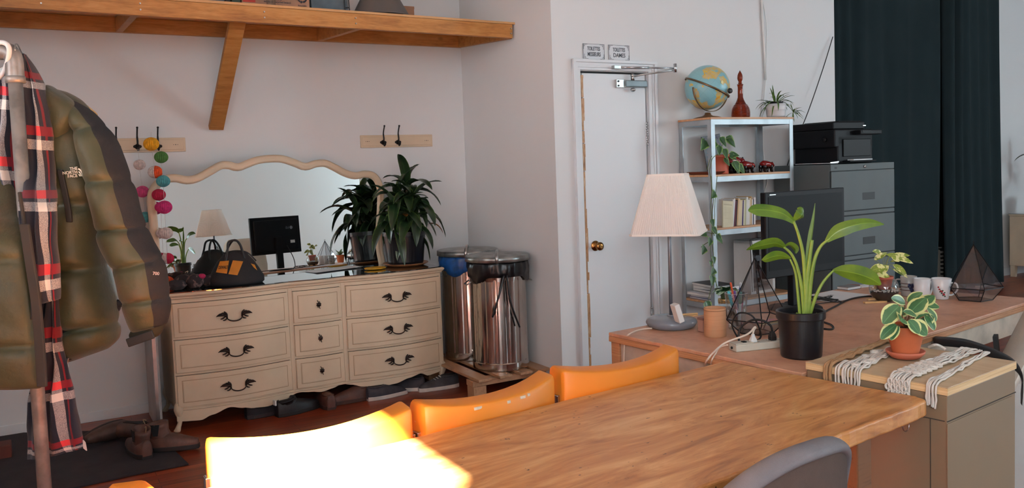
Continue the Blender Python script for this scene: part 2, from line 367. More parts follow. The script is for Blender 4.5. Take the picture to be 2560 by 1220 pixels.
# ------------------------------------------------------------------ long wooden table and its chairs
TA = math.radians(36.2); TX = Vector((math.cos(TA), math.sin(TA), 0)); TY = Vector((-TX.y, TX.x, 0)); T0 = Vector((.722, 2.896, 0))
def TP(x, y, z=0): return T0 + TX*x + TY*y + Vector((0,0,z))
def tablemat():
    t = NT('worn_varnished_pine'); a = t.noise(t.coord(scale=(1.2,5,5)), 2.2, 7, .62, 1.4); b = t.noise(t.coord(scale=(2,30,30)), 3, 4)
    f = t.math('ADD', t.math('MULTIPLY', a, .8), t.math('MULTIPLY', b, .2))
    c = t.ramp(f, [(.30,(134,78,34)),(.43,(184,122,66)),(.55,(206,148,90)),(.70,(226,180,122))])
    sp = t.noise(t.coord(scale=(14,26,14), loc=(3,1,0)), 3.0, 2, .5); c = t.mix(t.ramp(sp, [(.73,(0,0,0)),(.76,(255,255,255))]), c, (66,38,20))
    wr = t.noise(t.coord(scale=(5,16,5), loc=(7,0,0)), 3, 6, .8); c = t.mix(t.math('MULTIPLY', t.ramp(wr, [(.66,(0,0,0)),(.74,(255,255,255))]), .6), c, (226,196,152))
    bd = t.n('ShaderNodeSeparateXYZ'); t.l(t.coord(), bd.inputs[0])
    t.base(c); t.set(.36); t.bump(t.math('ADD', a, t.math('MULTIPLY', b, .4)), .25, .004); return t.m
TBL = tablemat()
tb = thing('long_table', 'long worn honey-coloured wooden table with bright sun at its left end', 'table', T0, TA)
mb = MB(); R = random.Random(5)
out = []
def edge(p, q, n):
    for i in range(n):
        t = i/n; out.append((p[0]+(q[0]-p[0])*t+R.uniform(-.002,.002), p[1]+(q[1]-p[1])*t+R.uniform(-.002,.002)))
edge((-1.81,-.715),(-.05,-.708),60); edge((-.05,-.708),(.032,-.70),4); edge((.032,-.70),(.048,-.66),4); edge((.048,-.66),(.0,-.01),20); edge((.0,0),(-1.79,.022),50); edge((-1.79,.022),(-1.81,-.715),20)
mb.prism([(x,y,.703) for x,y in out], (0,0,.047)); mb.build('tabletop', TBL, tb, bevel=.007, seg=3)
LG = wood('dark_table_leg', (120,80,50), (80,50,30))
for x,y in ((-.18,-.12),(-.18,-.6),(-1.65,-.12),(-1.65,-.6)): MB().box((x-.035,y-.035,0),(x+.035,y+.035,.703)).build('leg', LG, tb, bevel=.004)
mb = MB().tube([(.0+.017*math.cos(a), -.655, .672+.017*math.sin(a)) for a in [2*PI*i/24 for i in range(24)]], .0018, 8, closed=True); mb.cyl((.0,-.655,.688),(.0,-.655,.706),.003,8)
mb.build('hanging_ring', CH, tb, smooth=True)
def vinyl():
    t = NT('orange_vinyl'); v = t.coord(); c = t.ramp(t.noise(v, 3, 4), [(.3,(206,118,28)),(.7,(226,138,40))])
    w = t.noise(t.coord(scale=(1,1,3)), 34, 5, .7); c = t.mix(t.ramp(w, [(.715,(0,0,0)),(.73,(255,255,255))]), c, (226,206,180))
    t.base(c); t.set(.42); t.bump(t.noise(v, 5, 3), .35, .01); return t.m
VIN = vinyl()
def orange_chair(label, x, y, rot, z=.81, w=.47):
    c = thing('orange_chair', label, 'chair', TP(x,y), TA+rot, 'orange vinyl chairs at the wooden table')
    def fy(u): return -.045*(1-(2*u/w)**2)      # bows towards the table in the middle
    def tz(u): return z-.022*(1-(2*u/w)**2)
    def ring(u, ins=0):
        yf = fy(u)+ins; zt = tz(u)-ins; zb = .56+ins; yb = fy(u)+.085-ins; r = .014
        return [(u,yf,zb),(u,yf,zt-r),(u,yf+r*.3,zt-r*.3),(u,yf+r,zt),(u,yb-r,zt+.004),(u,yb-r*.3,zt-r*.3),(u,yb,zt-r),(u,yb+.01,zb)]
    rs = [ring(-w/2,.012),ring(-w/2+.004,.003)]+[ring(-w/2+.012+(w-.024)*i/20) for i in range(21)]+[ring(w/2-.004,.003),ring(w/2,.012)]
    MB().loft(rs).build('backrest', VIN, c, smooth=True, sub=0, bevel=.002)
    st = MB().box((-w/2+.01,.02,.40),(w/2-.01,.46,.475)); st.build('seat', VIN, c, bevel=.02, seg=4)
    for sx in (-1,1):
        MB().bar((sx*(w/2+.006),.035,.36),(sx*(w/2+.006),.035,.735),.012,.03,up=(0,1,0)).build('back_post', CH, c, bevel=.002)
        for yy in (.04,.43): MB().cyl((sx*(w/2-.03),yy,0),(sx*(w/2-.03),yy,.41),.012,12).build('leg', CH, c, smooth=True)
    return c
orange_chair('sunlit orange vinyl chair behind wooden table, the one bleached white by the sun', -1.468, .078, math.radians(-5), .818, .525)
c2_ = orange_chair('middle orange vinyl chair behind wooden table with white scuff on its edge', -.935, .065, math.radians(2), .815, .475)
SCF = M('exposed_lining',(222,206,184),.8,0,.1,60)
for u_,w_ in ((-.085,.026),(.02,.012),(.075,.02),(.10,.01)):
    yy_ = -.045*(1-(2*u_/.475)**2); zz_ = .815-.022*(1-(2*u_/.475)**2)
    MB().box((u_-w_/2,yy_-.0012,zz_-.017),(u_+w_/2,yy_+.004,zz_-.009)).build('scuff_mark', SCF, c2_, bevel=.001)
orange_chair('orange vinyl chair behind wooden table nearest the narrow white door', -.415, .065, math.radians(-4), .818, .49)
c4 = orange_chair('orange vinyl chair at lower left corner of photo with only its back corner showing', -1.905, -.14, math.radians(84), .785, .46)
# grey upholstered chair seen from behind
def fabric(name, c, c2, sc=500, rough=.9):
    t = NT(name); v = t.coord(); t.base(t.ramp(t.noise(v, 6, 5, .7), [(.3,c2),(.7,c)])); t.set(rough)
    w = t.noise(v, sc, 2); t.bump(w, .6, .0015); MATS[name] = t.m; return t.m
GF = fabric('grey_woven_fabric', (122,120,124), (106,104,108)); GF2 = fabric('brown_grey_fabric', (90,74,67), (76,62,57))
gc = thing('grey_chair', 'grey fabric chair with rounded back in front of the wooden table', 'chair', (.60,1.70,0), TA-math.radians(3))
W_, zt, zb = .56, .862, .36
def shell(yo, k, nu=40, nv=18):   # outward offset yo, outline scale k
    def fn(a, b):
        u = (a*2-1); th = b
        hw = W_/2*k; top = zt-(1-k)*.3
        z = zb+(top-zb)*(b); xr = hw*(max(0,1-max(0,(z-zb)/(top-zb))**2.6))**(1/2.3) if b < 1 else 0
        x = u*xr; y = -yo*(1-u*u*.4) + .16*(x/hw)**2*1.0 - .05*(z-zb)
        return (x, y, z)
    return fn
nu, nv = 40, 26
front = [shell(-.012,.97)(i/nu, j/nv) for j in range(nv+1) for i in range(nu+1)]
mb = MB(); bs = [1-(1-j/nv)**2.2 for j in range(nv+1)]
def mk(yo, k, ys): return lambda a, b: (lambda p: (p[0], p[1]+ys, p[2]))(shell(yo,k)(a, 1-(1-b)**2.2*1.0))
rim = []
for i in range(81):
    th = PI*i/80; cx = -math.cos(th); sz = math.sin(th)
    x = W_/2*math.copysign(abs(cx)**.86, cx); z = zb+(zt-zb)*sz**.80
    y = .16*(x/(W_/2))**2 - .05*(z-zb); rim.append(Vector((x,y,z)))
def arch(sx, i): return rim[i]
cen = Vector((0,-.02,zb+.1))
rings = []
for i in range(81):
    p = rim[i]; ins = (Vector((0,p.y,zb+.12))-p); ins.y = 0; ins.normalize()
    rings.append([p+ins*a+Vector((0,b,0)) for a,b in ((.0,-.012),(-.007,.008),(-.006,.03),(.004,.046),(.02,.046),(.03,.03),(.026,-.004),(.012,-.02))])
MB().loft(rings, cap=True).build('rim', GF, gc, smooth=True, sub=1)
def inner(a, b, yo):
    i = a*80; p = rim[int(round(i))]; q = Vector((p.x*.02, -.045+yo, zb+.12)); t = b
    r = p.lerp(q, t); r.y = p.y*(1-t)**2 + (yo-.045)*(1-(1-t)**2) - .0*t; 
    r.y = .16*(r.x/(W_/2))**2 - .05*(r.z-zb) - .012*math.sin(PI*min(1,t*1.2)/2)+yo; return r
mb = MB().grid(80, 12, lambda a,b: inner(a,b,-.002)); mb.grid(80, 12, lambda a,b: inner(a,b,.03)); mb.build('backrest', GF2, gc, smooth=True)
sm = MB().lathe([(.001,.40),(.20,.40),(.235,.42),(.235,.455),(.2,.475),(.001,.478)], seg=32); sm.v = [Vector((p.x*1.05,p.y+.2,p.z)) for p in sm.v]; sm.build('seat', GF, gc, smooth=True)
for sx in (-1,1):
    for sy in (.06,.36): MB().cyl((sx*.16,sy,.41),(sx*.21,sy+(sy-.2)*.3,0),.012,10).build('leg', BLK, gc, smooth=True)
# ------------------------------------------------------------------ desk
DT = wood('brown_desk_board', (200,150,120), (176,126,100), (210,164,136), sc=(3,3,3), rough=.42, ring=2.2, bump=.03)
PLY = wood('plywood_edge', (184,132,92), (150,100,66), (208,164,122), sc=(1,1,60), rough=.6, ring=3)
APR = M('chalky_white_beam', (196,184,168), .7, 0, .15, 10)
dk = thing('desk', 'large brown wooden desk with pale plywood edge behind the long table', 'desk', (.386,3.473,0), math.radians(-55.3))
def dl(x, y, z=.75): return parent_mat(dk).inverted() @ Vector((x,y,z))
DC = [(.386,3.473),(.925,2.693),(2.448,3.904),(1.881,4.524)]
mb = MB().prism([dl(x,y,.735) for x,y in DC],(0,0,.015)); mb.build('desktop', DT, dk, bevel=.003)
mb = MB().prism([dl(x,y,.712) for x,y in DC],(0,0,.0228)); mb.build('plywood_board', PLY, dk, bevel=.002)
def lerp2(a,b,t): return (a[0]+(b[0]-a[0])*t, a[1]+(b[1]-a[1])*t)
ctr = ((DC[0][0]+DC[2][0])/2,(DC[0][1]+DC[2][1])/2)
ins = [lerp2(c,ctr,.035) for c in DC]; ins[0] = (DC[0][0]+.045, DC[0][1]-.0); ins[1] = (DC[1][0]+.01, DC[1][1]+.055)
for i in range(4):
    a, b = ins[i], ins[(i+1)%4]; MB().bar(dl(*a,.665), dl(*b,.665), .03, .092).build('apron', APR, dk, bevel=.003)
for c in ins: q = dl(*c,0); MB().box((q.x-.025,q.y-.025,0),(q.x+.025,q.y+.025,.711)).build('leg', PLY, dk, bevel=.003)
# white drawer pedestal under the desk
pdw = thing('drawer_unit', 'small white metal drawer unit under the front of the desk', 'drawer unit', (.60,3.46,0), math.radians(-55.3))
MB().box((-.11,-.02,.0),(.36,.33,.64)).build('body', M('pale_grey_metal',(176,186,196),.45,.1), pdw, bevel=.004)
mb = MB(); R = random.Random(2)
for i in range(9): mb.ball((-.07+R.random()*.12,-.022,.585+R.random()*.03),(.004,.002,.003),8,4)
mb.build('black_dots', BLK, pdw)
for z_ in (.42,.2,.03): MB().box((-.1,-.03,z_),(.35,-.02,z_+.17)).build('drawer', WHP, pdw, bevel=.003)
# ------------------------------------------------------------------ taupe cabinet with plywood top
BXA = math.radians(37.2); bx = thing('storage_cabinet', 'taupe box cabinet with pale plywood top at right end of wooden table', 'cabinet', (.939,2.701,0), BXA)
TAU = M('taupe_laminate', (134,114,90), .5, 0, .03, 2); PT = wood('pale_birch_ply', (196,170,136), (178,150,116), (206,184,152), sc=(8,1,8), rough=.5, ring=2.2, bump=.05)
PE = wood('birch_ply_edge', (222,190,142), (190,150,102), (236,210,168), sc=(1,1,55), rough=.6, ring=2.4)
bd_, bw = .455, .451    # local x runs away from the table edge, local y along the front (negative = to camera right)
mb = MB().box((.003,-bd_+.003,0),(bw-.003,-.003,.760)); mb.build('body', TAU, bx, bevel=.002)
mb = MB().box((0,-bd_,.7612),(bw,0,.782)); mb.build('plywood_edge', PE, bx, bevel=.001)
mb = MB().box((.0,-bd_,.7822),(bw,0,.785)); mb.build('plywood_top', PT, bx, bevel=.0012)
mb = MB().box((-.0005,-bd_+.0005,.0),(bw-.03,-bd_+.0028,.68)); mb.build('side_panel', TAU, bx)
SEAM = M('seam_shadow_line', (70,62,54), .8)
mb = MB().box((.0015,-bd_+.001,.685),(bw-.002,-bd_+.0029,.6875)); mb.box((.0012,-bd_+.01,.685),(.0029,-.01,.6875)); mb.box((.0012,-bd_+.05,.02),(.0029,-bd_+.0515,.685)); mb.build('seam', SEAM, bx)
# ------------------------------------------------------------------ dresser
CRM = M('cream_paint', (214,192,164), .5, 0, .05, 5); CRL = M('cream_paint_groove', (160,134,102), .6, 0, .05, 5)
dr = thing('dresser', 'cream French provincial dresser with nine drawers under the shaped mirror', 'dresser', W3(-1.345,-.55,0), TH)
SX = 1.345; DL, DRt = -.855, .845     # local x limits of the case
def bow(x):  # serpentine front, local y of the case front (0 = corners), negative bulges into the room
    a, b = -.18, .155
    if x < a: t = (x-DL)/(a-DL); return -.045*math.sin(PI*min(1,max(0,t)))**1.0
    if x > b: t = (x-b)/(DRt-b); return -.045*math.sin(PI*min(1,max(0,t)))**1.0
    t = (x-a)/(b-a); return -.018*math.sin(PI*t)
def strip(mb, x0, x1, z0, z1, off, thick=.02, n=28, zlow=None):
    rs = []
    for i in range(n+1):
        x = x0+(x1-x0)*i/n; y = bow(x)-off; zl = zlow(x) if zlow else z0
        rs.append([(x,y,zl),(x,y,z1),(x,y+thick,z1),(x,y+thick,zl)])
    return mb.loft(rs)
def apron(x):
    t = (x-DL)/(DRt-DL)
    pts = [(0,.075),(.03,.06),(.06,.083),(.10,.10),(.16,.102),(.24,.088),(.32,.075),(.38,.088),(.42,.115),(.455,.10),(.5,.118),(.545,.10),(.58,.115),(.62,.088),(.68,.075),(.76,.088),(.84,.102),(.90,.10),(.94,.083),(.97,.06),(1,.075)]
    pts = [(0,.06),(.04,.055),(.075,.052),(.11,.075),(.17,.105),(.215,.088),(.25,.075),(.30,.068),(.36,.085),(.42,.115),(.46,.108),(.5,.098),(.54,.108),(.58,.125),(.61,.11),(.66,.088),(.72,.072),(.78,.078),(.84,.10),(.89,.115),(.925,.09),(.96,.095),(1,.11)]
    for (a,za),(b,zb_) in zip(pts,pts[1:]):
        if t <= b: f = (t-a)/(b-a); f = f*f*(3-2*f); return za+(zb_-za)*f
    return pts[-1][1]
mb = MB(); strip(mb, DL, DRt, .118, .765, 0, .03, 60)
mb.box((DL,.01,.118),(DL+.02,.50,.765)); mb.box((DRt-.02,.01,.118),(DRt,.50,.765)); mb.box((DL,.49,.118),(DRt,.505,.765)); mb.box((DL+.01,.02,.118),(DRt-.01,.49,.135))
mb.build('case', CRM, dr)
mb = MB(); strip(mb, DL, DRt, .1, .120, .004, .02, 100, zlow=apron); mb.build('scalloped_apron', CRM, dr, bevel=.0015)
mb = MB(); strip(mb, DL+.01, DRt-.01, .121, .131, .008, .012, 60); mb.build('lower_moulding', CRM, dr, bevel=.003)
mb = MB()
def toprow(z, o):
    pts = [(x, bow(x)-o, z) for x in [DL-o+(DRt-DL+2*o)*i/60 for i in range(61)]]
    return pts+[(DRt+o,.51,z),(DL-o,.51,z)]
prof = [(.765,.002),(.772,.010),(.778,.010),(.782,.016),(.790,.022),(.797,.022),(.802,.016)]
mb.loft([toprow(z,o) for z,o in prof]); mb.build('top_moulding', CRM, dr, smooth=False)
GT = NT('smoked_glass_top'); GT.base((24,30,28)); GT.set(.03, 0, IOR=1.9, Specular_IOR_Level=1.0); GT.b.inputs['Coat Weight'].default_value = 1; GT.b.inputs['Coat Roughness'].default_value = .02; GT.b.inputs['Coat IOR'].default_value = 2.2
gtm = MB(); gtm.loft([toprow(.8022,.006), toprow(.8082,.006)]); gtm.build('glass_top', GT.m, dr)
# drawers
HM = M('dark_bronze', (58,42,36), .35, .7, .3, 40)
def drawer(x0, x1, z0, z1, wide):
    mb = MB(); strip(mb, x0, x1, z0, z1, .012, .02, 24); d = mb.build('drawer', CRM, dr, bevel=.003)
    g = MB(); e = .026
    for a,b,c,f in ((x0+e,x1-e,z0+e,z0+e+.003),(x0+e,x1-e,z1-e-.003,z1-e)): strip(g, a, b, c, f, .0128, .003, 24)
    for a in (x0+e,x1-e-.003): strip(g, a, a+.003, z0+e, z1-e, .0128, .003, 2)
    g.build('groove', CRL, d)
    p = MB(); strip(p, x0+e+.006, x1-e-.006, z0+e+.006, z1-e-.006, .0145, .003, 24); p.build('raised_panel', CRM, d, bevel=.0015)
    gp = MB()
    strip(gp, x0-.004, x1+.004, z1, z1+.003, .0008, .003, 24); gp.build('gap_line', M('dark_gap',(60,46,38),.8), d)
    cx, cz = (x0+x1)/2, (z0+z1)/2+.004; y0 = bow(cx)-.0145
    h = MB()
    if wide:
        pts = [(cx+.042*math.cos(PI+PI*i/14), y0-.006-.016*math.sin(PI*i/14), cz-.012-.020*math.sin(PI*i/14)) for i in range(15)]
        h.tube(pts, [.003]*3+[.0038]*9+[.003]*3, 8)
        for sg in (-1,1):
            for (a0,a1),(b0,b1),(c0,c1),wd in (((.04,-.012),(.058,.006),(.098,.004),.011),((.042,-.008),(.046,.012),(.058,.026),.009),((.05,-.002),(.066,-.012),(.080,-.016),.007),((.055,.0),(.078,.014),(.102,.0),.007),((.04,-.01),(.052,-.022),(.066,-.026),.006),((.05,.004),(.062,.018),(.075,.016),.006)):
                pp = smoothpath([(cx+sg*a0,y0-.004,cz+a1),(cx+sg*b0,y0-.0075,cz+b1),(cx+sg*c0,y0-.003,cz+c1)],5)
                h.tube(pp, [wd*.72*(.2+math.sin(PI*min(1,.12+.8*i/(len(pp)-1)))*.75) for i in range(len(pp))], 6)
    else:
        h.lathe([(.001,-.012),(.012,-.011),(.013,-.006),(.006,-.003),(.006,0)], (cx,y0,cz), 14, 'y')
        for a in range(8):
            an = a*PI/4+.2; L = .022 if a%4 == 2 else .016
            q = smoothpath([(cx,y0-.003,cz),(cx+L*.8*math.cos(an),y0-.005,cz+L*.8*math.sin(an)),(cx+L*math.cos(an+.3)*.8,y0-.002,cz+L*1.35*math.sin(an+.15))],4); h.tube(q, [.004*(1-.6*i/(len(q)-1)) for i in range(len(q))],6)
    h.build('handle', HM, d, smooth=True)
for x0,x1,w_ in ((-2.19,-1.53,1),(-1.50,-1.195,0),(-1.165,-.515,1)):
    for z0_,z1_ in ((.548,.742),(.340,.530),(.140,.322)): drawer(x0+SX, x1+SX, z0_, z1_, w_)
mb = MB()
for a in (-1.515,-1.18): strip(mb, a+SX-.012, a+SX+.012, .133, .765, .004, .01, 2)
mb.build('stile', CRM, dr, bevel=.002)
# cabriole feet
def foot(x, y, sx, sy):
    c = Vector((x,y,0)); rs = []
    for z_,r,o in ((.0,.014,.02),(.01,.020,.022),(.022,.016,.016),(.045,.013,.004),(.075,.017,-.002),(.10,.024,.002),(.125,.030,.003),(.15,.028,.0),(.165,.022,-.004)):
        rs.append([(x+sx*o+r*math.cos(2*PI*k/14), y+sy*o+r*math.sin(2*PI*k/14), z_) for k in range(14)])
    return MB().loft(rs).build('leg', CRM, dr, smooth=True)
foot(DL+.018,.012,-1,-1); foot(DRt-.012,.012,1,-1); foot(DL+.02,.48,-1,1); foot(DRt-.02,.48,1,1)
# ------------------------------------------------------------------ shaped mirror standing on the dresser back
MR = math.radians(8.3); MT = math.radians(2.5)
mi_ = thing('dresser_mirror', 'wide mirror with wavy cream frame standing at back of the dresser', 'mirror', W3(-.73,-.075,.8085), 0)
mi_.rotation_euler = Matrix.Rotation(TH+MR, 3, 'Z').to_euler()
mi_.rotation_euler = (Matrix.Rotation(TH+MR, 3, 'Z') @ Matrix.Rotation(-MT, 3, 'X')).to_euler()
mm = parent_mat(mi_); mmi = mm.inverted()
def onmir(x, y):  # pixel outline read onto the mirror's own plane
    d = mmi.to_3x3() @ ray(x,y); o = mmi @ CC; t = -o.y/d.y; q = o+d*t; return Vector((q.x,0,q.z))
outl = [(381,655),(376,600),(372,548),(368,500),(374,470),(392,448),(414,438),(440,436),(466,441),(490,436),(520,420),(548,405),(572,404),(592,409),(612,402),(640,392),(672,388),(706,389),(740,400),(762,408),(786,401),(812,400),(836,410),(862,424),(886,431),(910,427),(934,432),(950,450),(958,480),(957,530),(954,580),(955,620),(962,658)]
outl = smoothpath([onmir(*p) for p in outl],4); outl[0].z = .0; outl[-1].z = 0
cc = Vector((sum(p.x for p in outl)/len(outl),0,.36))
def nrm2(i):
    t = outl[min(i+1,len(outl)-1)]-outl[max(i-1,0)]; t.normalize(); return Vector((t.z,0,-t.x))
rings = []
for i, p in enumerate(outl):
    n_ = nrm2(i)
    if (cc-p).dot(n_) < 0 and i > 3: pass
    rings.append([p+n_*a+Vector((0,b,0)) for a,b in ((0,.012),(-.001,-.012),(.008,-.022),(.022,-.024),(.028,-.019),(.034,-.024),(.042,-.020),(.048,-.010),(.050,.008))])
MB().loft(rings).build('frame', CRM, mi_, smooth=True)
MG = NT('mirror_glass'); MG.base((242,248,246)); MG.set(.0, 1)
inn = [p+nrm2(i)*.04 for i,p in enumerate(outl)]; inn[0].z = .0; inn[-1].z = .0
n_ = len(inn); mb = MB(); mb.add([(p.x,-.004,p.z) for p in inn], [tuple(range(n_))]); mb.build('glass', MG.m, mi_)
MB().prism([(p.x,.004,p.z) for p in inn],(0,.010,0)).build('backing', LG, mi_)
# ------------------------------------------------------------------ wall shelf
def toW(p): d = Vector(p)-WC; return (d.dot(WU), d.dot(WN), p[2])
PINE = wood('orange_pine', (176,122,62), (144,92,44), (190,140,82), sc=(1.2,9,9), rough=.55, ring=3, bump=.05, knots=1.9)
sh = thing('wall_shelf', 'long orange pine shelf on wooden frame fixed high on the wall', 'shelf', W3(0,0,0), TH)
def bl(a, b, w, h, name, up=(0,0,1)):
    return MB().bar(a, b, w, h, up).build(name, PINE, sh, bevel=.003)
FRN = lambda s: (-.80+.041*s*1.0)      # the front board runs slightly out from the wall to the left
bl((-.02,-.79,2.352),(-3.6,-.93,2.352),.038,.089,'front_board')
bl((-.002,-.02,2.40),(-3.7,-.02,2.40),.038,.089,'wall_board')
bl((-.021,-.04,2.398),(-.021,-.77,2.352),.038,.088,'end_board')
for px_,py_ in ((318,55),(855,90)):
    q = toW(PN(px_,py_,-.5)); bl((q[0],-.04,2.397),(q[0],-.78+.041*q[0],2.352),.038,.086,'cross_board')
a = toW(PN(606,70,-.86)); b = toW(PN(540,326,-.02))
bl((b[0],-.022,1.775),(b[0]+.02,-.80,2.40),.089,.038,'diagonal_brace', up=(0,1,.2))
MB().prism([(-.0,-.81,2.397),(-3.6,-.95,2.397),(-3.6,-.002,2.446),(-.0,-.002,2.446)],(0,0,.014)).build('plywood_top', wood('shelf_plywood',(196,150,100),(160,110,66),sc=(1,1,40),ring=3), sh)
for s_ in (-.035,-1.12,-1.66,-2.3,-2.75):
    for z_ in (2.336,2.368): MB().cyl((s_,-.82+.039*s_,z_),(s_,-.80+.039*s_,z_),.004,10).build('screw', STEEL, sh)
def shelfz(n): return 2.411-(-.81-n)*(-.0) + (n+.81)*.0605 + .0
def on_shelf(px, py, n=-.70):   # foot of a thing standing on the shelf
    s_ = toW(PN(px,py,n))[0]; return W3(s_, n, shelfz(n)+.003)
CRB = M('blue_grey_crate', (86,98,106), .5, 0, .2, 12); CARD = M('brown_cardboard', (168,124,98), .8, 0, .08, 8); GRN = M('dark_green_box', (52,66,52), .6)
def shelfbox(name, label, cat, x0, x1, ypx, h, mat, n=-.72, d=.28, grp=None):
    a = toW(PN(x0,ypx,n))[0]; b = toW(PN(x1,ypx,n))[0]
    t = thing(name, label, cat, W3((a+b)/2,n,shelfz(n)+.002), TH, grp); w = (b-a)/2-.003
    MB().box((-w,0,0),(w,d,h)).build('body', mat, t, bevel=.005); return t, w
t, w = shelfbox('storage_crate','large blue-grey plastic crate on the pine shelf above the jacket','crate',440,562,5,.28,CRB)
for z_ in (.03,.09,.24): MB().box((-w-.004,-.006,z_),(w+.004,.0,z_+.012)).build('rib', CRB, t)
t, w = shelfbox('black_box','narrow black box on the pine shelf between crate and green box','box',563,578,10,.22,BLK)
MB().box((-w-.001,-.003,.2),(w+.001,.2,.225)).build('lid', BLK, t)
t, w = shelfbox('green_box','narrow dark green box on the pine shelf beside cardboard box','box',579,603,12,.2,GRN)
MB().box((-w-.001,-.003,.18),(w+.001,.2,.205)).build('lid', GRN, t)
t, w = shelfbox('cardboard_box','brown cardboard box with red square and recycling mark on the pine shelf','box',604,776,18,.26,CARD)
MB().box((-w+.006,-.0035,-.0+.03),(-w+.075,-.001,.15)).build('red_square', M('red_print',(190,62,48),.7), t)
text('This box is', .020, INK, t, (-.01,-.003,.055), (PI/2,0,0), sx=.9); text('made of recycled board', .018, INK, t, (.005,-.003,.04), (PI/2,0,0), sx=.9); text('please reuse', .016, INK, t, (.0,-.003,.022), (PI/2,0,0), sx=.9)
rc = MB()
for k in range(3):
    a0 = PI/2+k*2*PI/3; pts = [(w-.045+.026*math.cos(a0+q), -.003, .075+.026*math.sin(a0+q)) for q in (-.85,-.45,0,.45,.8)]
    rc.tube(pts, .005, 5); e = pts[-1]; rc.tube([e,(e[0]-.008*math.sin(a0+.9),-.003,e[2]+.008*math.cos(a0+.9))],[.010,.001],5)
rc.build('recycling_mark', INK, t); text('Recyclable', .012, INK, t, (w-.045,-.003,.028), (PI/2,0,0))
t, w = shelfbox('storage_crate','blue-grey plastic crate with black straps on the pine shelf right of cardboard box','crate',778,872,28,.30,CRB)
for x_ in (w-.025,w+.002): MB().tube([(x_,-.006,.32),(x_,-.006,.10),(x_+.004,-.008,-.01)],.0035,6).build('strap', BLK, t)
MB().tube([(-w,-.006,.135),(w,-.006,.12),(w+.004,.0,.12)],.004,6).build('strap', BLK, t)
MB().tube([(w-.025,-.006,.03),(w+.004,-.006,.035)],.004,6).build('strap', BLK, t)
gs = thing('drinking_glass', 'clear ribbed drinking glass on shelf in front of cardboard box', 'glass', on_shelf(678,14,-.775), TH)
MB().lathe([(.001,.004),(.024,.004),(.028,.12),(.026,.12),(.0225,.008),(.001,.008)], seg=36, flute=lambda a,z: 1+.03*math.sin(12*a)).build('tumbler', glassm('clear_glass'), gs, smooth=True)
cs = thing('lampshade', 'grey cone lampshade standing on the pine shelf near its right end', 'lampshade', W3(toW(PN(952,45,-.62))[0], -.62, shelfz(-.62)+.002), TH)
MB().lathe([(.185,0),(.055,.24),(.053,.24),(.182,0)], seg=40, cap=False).build('shade', M('taupe_grey_card',(96,88,84),.7,0,.04), cs, smooth=True)
MB().lathe([(.19,.0),(.187,.008),(.178,.008),(.18,0)], seg=40, cap=False).build('rim', M('taupe_grey_card',(96,88,84)), cs, smooth=True)
cb = thing('cardboard_piece', 'small brown cardboard box on the shelf behind the cone lampshade', 'box', W3(toW(PN(1008,45,-.36))[0], -.40, shelfz(-.40)+.002), TH)
MB().box((-.07,0,0),(.065,.2,.115)).build('body', CARD, cb, bevel=.002); MB().box((-.071,-.001,.10),(.066,.02,.117)).build('flap', CARD, cb)
# ------------------------------------------------------------------ hook rails
def rail(label, px0, px1, hooks, y0, y1):
    a = toW(PN(px0,y0,-.01))[0]; b = toW(PN(px1,y0,-.01))[0]
    t = thing('hook_rail', label, 'hook rail', W3((a+b)/2,0,1.628), TH, None); w = (b-a)/2
    MB().box((-w,-.012,0),(w,-.0005,.088)).build('board', CRM, t, bevel=.003)
    MB().box((-w+.012,-.017,.012),(w-.012,-.011,.076)).build('board', CRM, t, bevel=.004)
    for hx in hooks:
        x = toW(PN(hx,345,-.03))[0]-(a+b)/2
        m = MB().lathe([(.001,-.006),(.014,-.005),(.017,0),(.0,0)], (x,-.017,.035), 16, 'y'); 
        for sg in (-1,1): m.ball((x+sg*.013,-.02,.036),(.012,.006,.010),12,8)
        m.tube(smoothpath([(x,-.022,.03),(x,-.035,.06),(x,-.03,.10),(x+.001,-.052,.148)],5), [.007]*4+[.0055]*6+[.0045]*6, 8); m.ball((x+.001,-.053,.150),.0068,12,8)
        m.tube(smoothpath([(x,-.022,.035),(x,-.04,.012),(x,-.055,.022)],5), .006, 8); m.ball((x,-.056,.023),.008,10,6)
        m.build('coat_hook', M('black_iron',(34,30,30),.4,.6), t, smooth=True)
    return t, w
r1, w1 = rail('cream hook rail with three black hooks on wall left of mirror', 262, 463, (290.5,343,394.5), 345, 378)
r2, w2 = rail('cream hook rail with two black hooks on wall right of mirror', 900, 1080, (959,996), 330, 358)
for t_, xs in ((r1,(w1-.06,)),(r2,(-w2+.05,w2-.05))):
    for x_ in xs:
        for dx in (-.012,0,.012): MB().cyl((x_+dx,-.0185,.044),(x_+dx,-.016,.044),.0022 if dx else .003,8).build('screw_hole', BLK, t_)
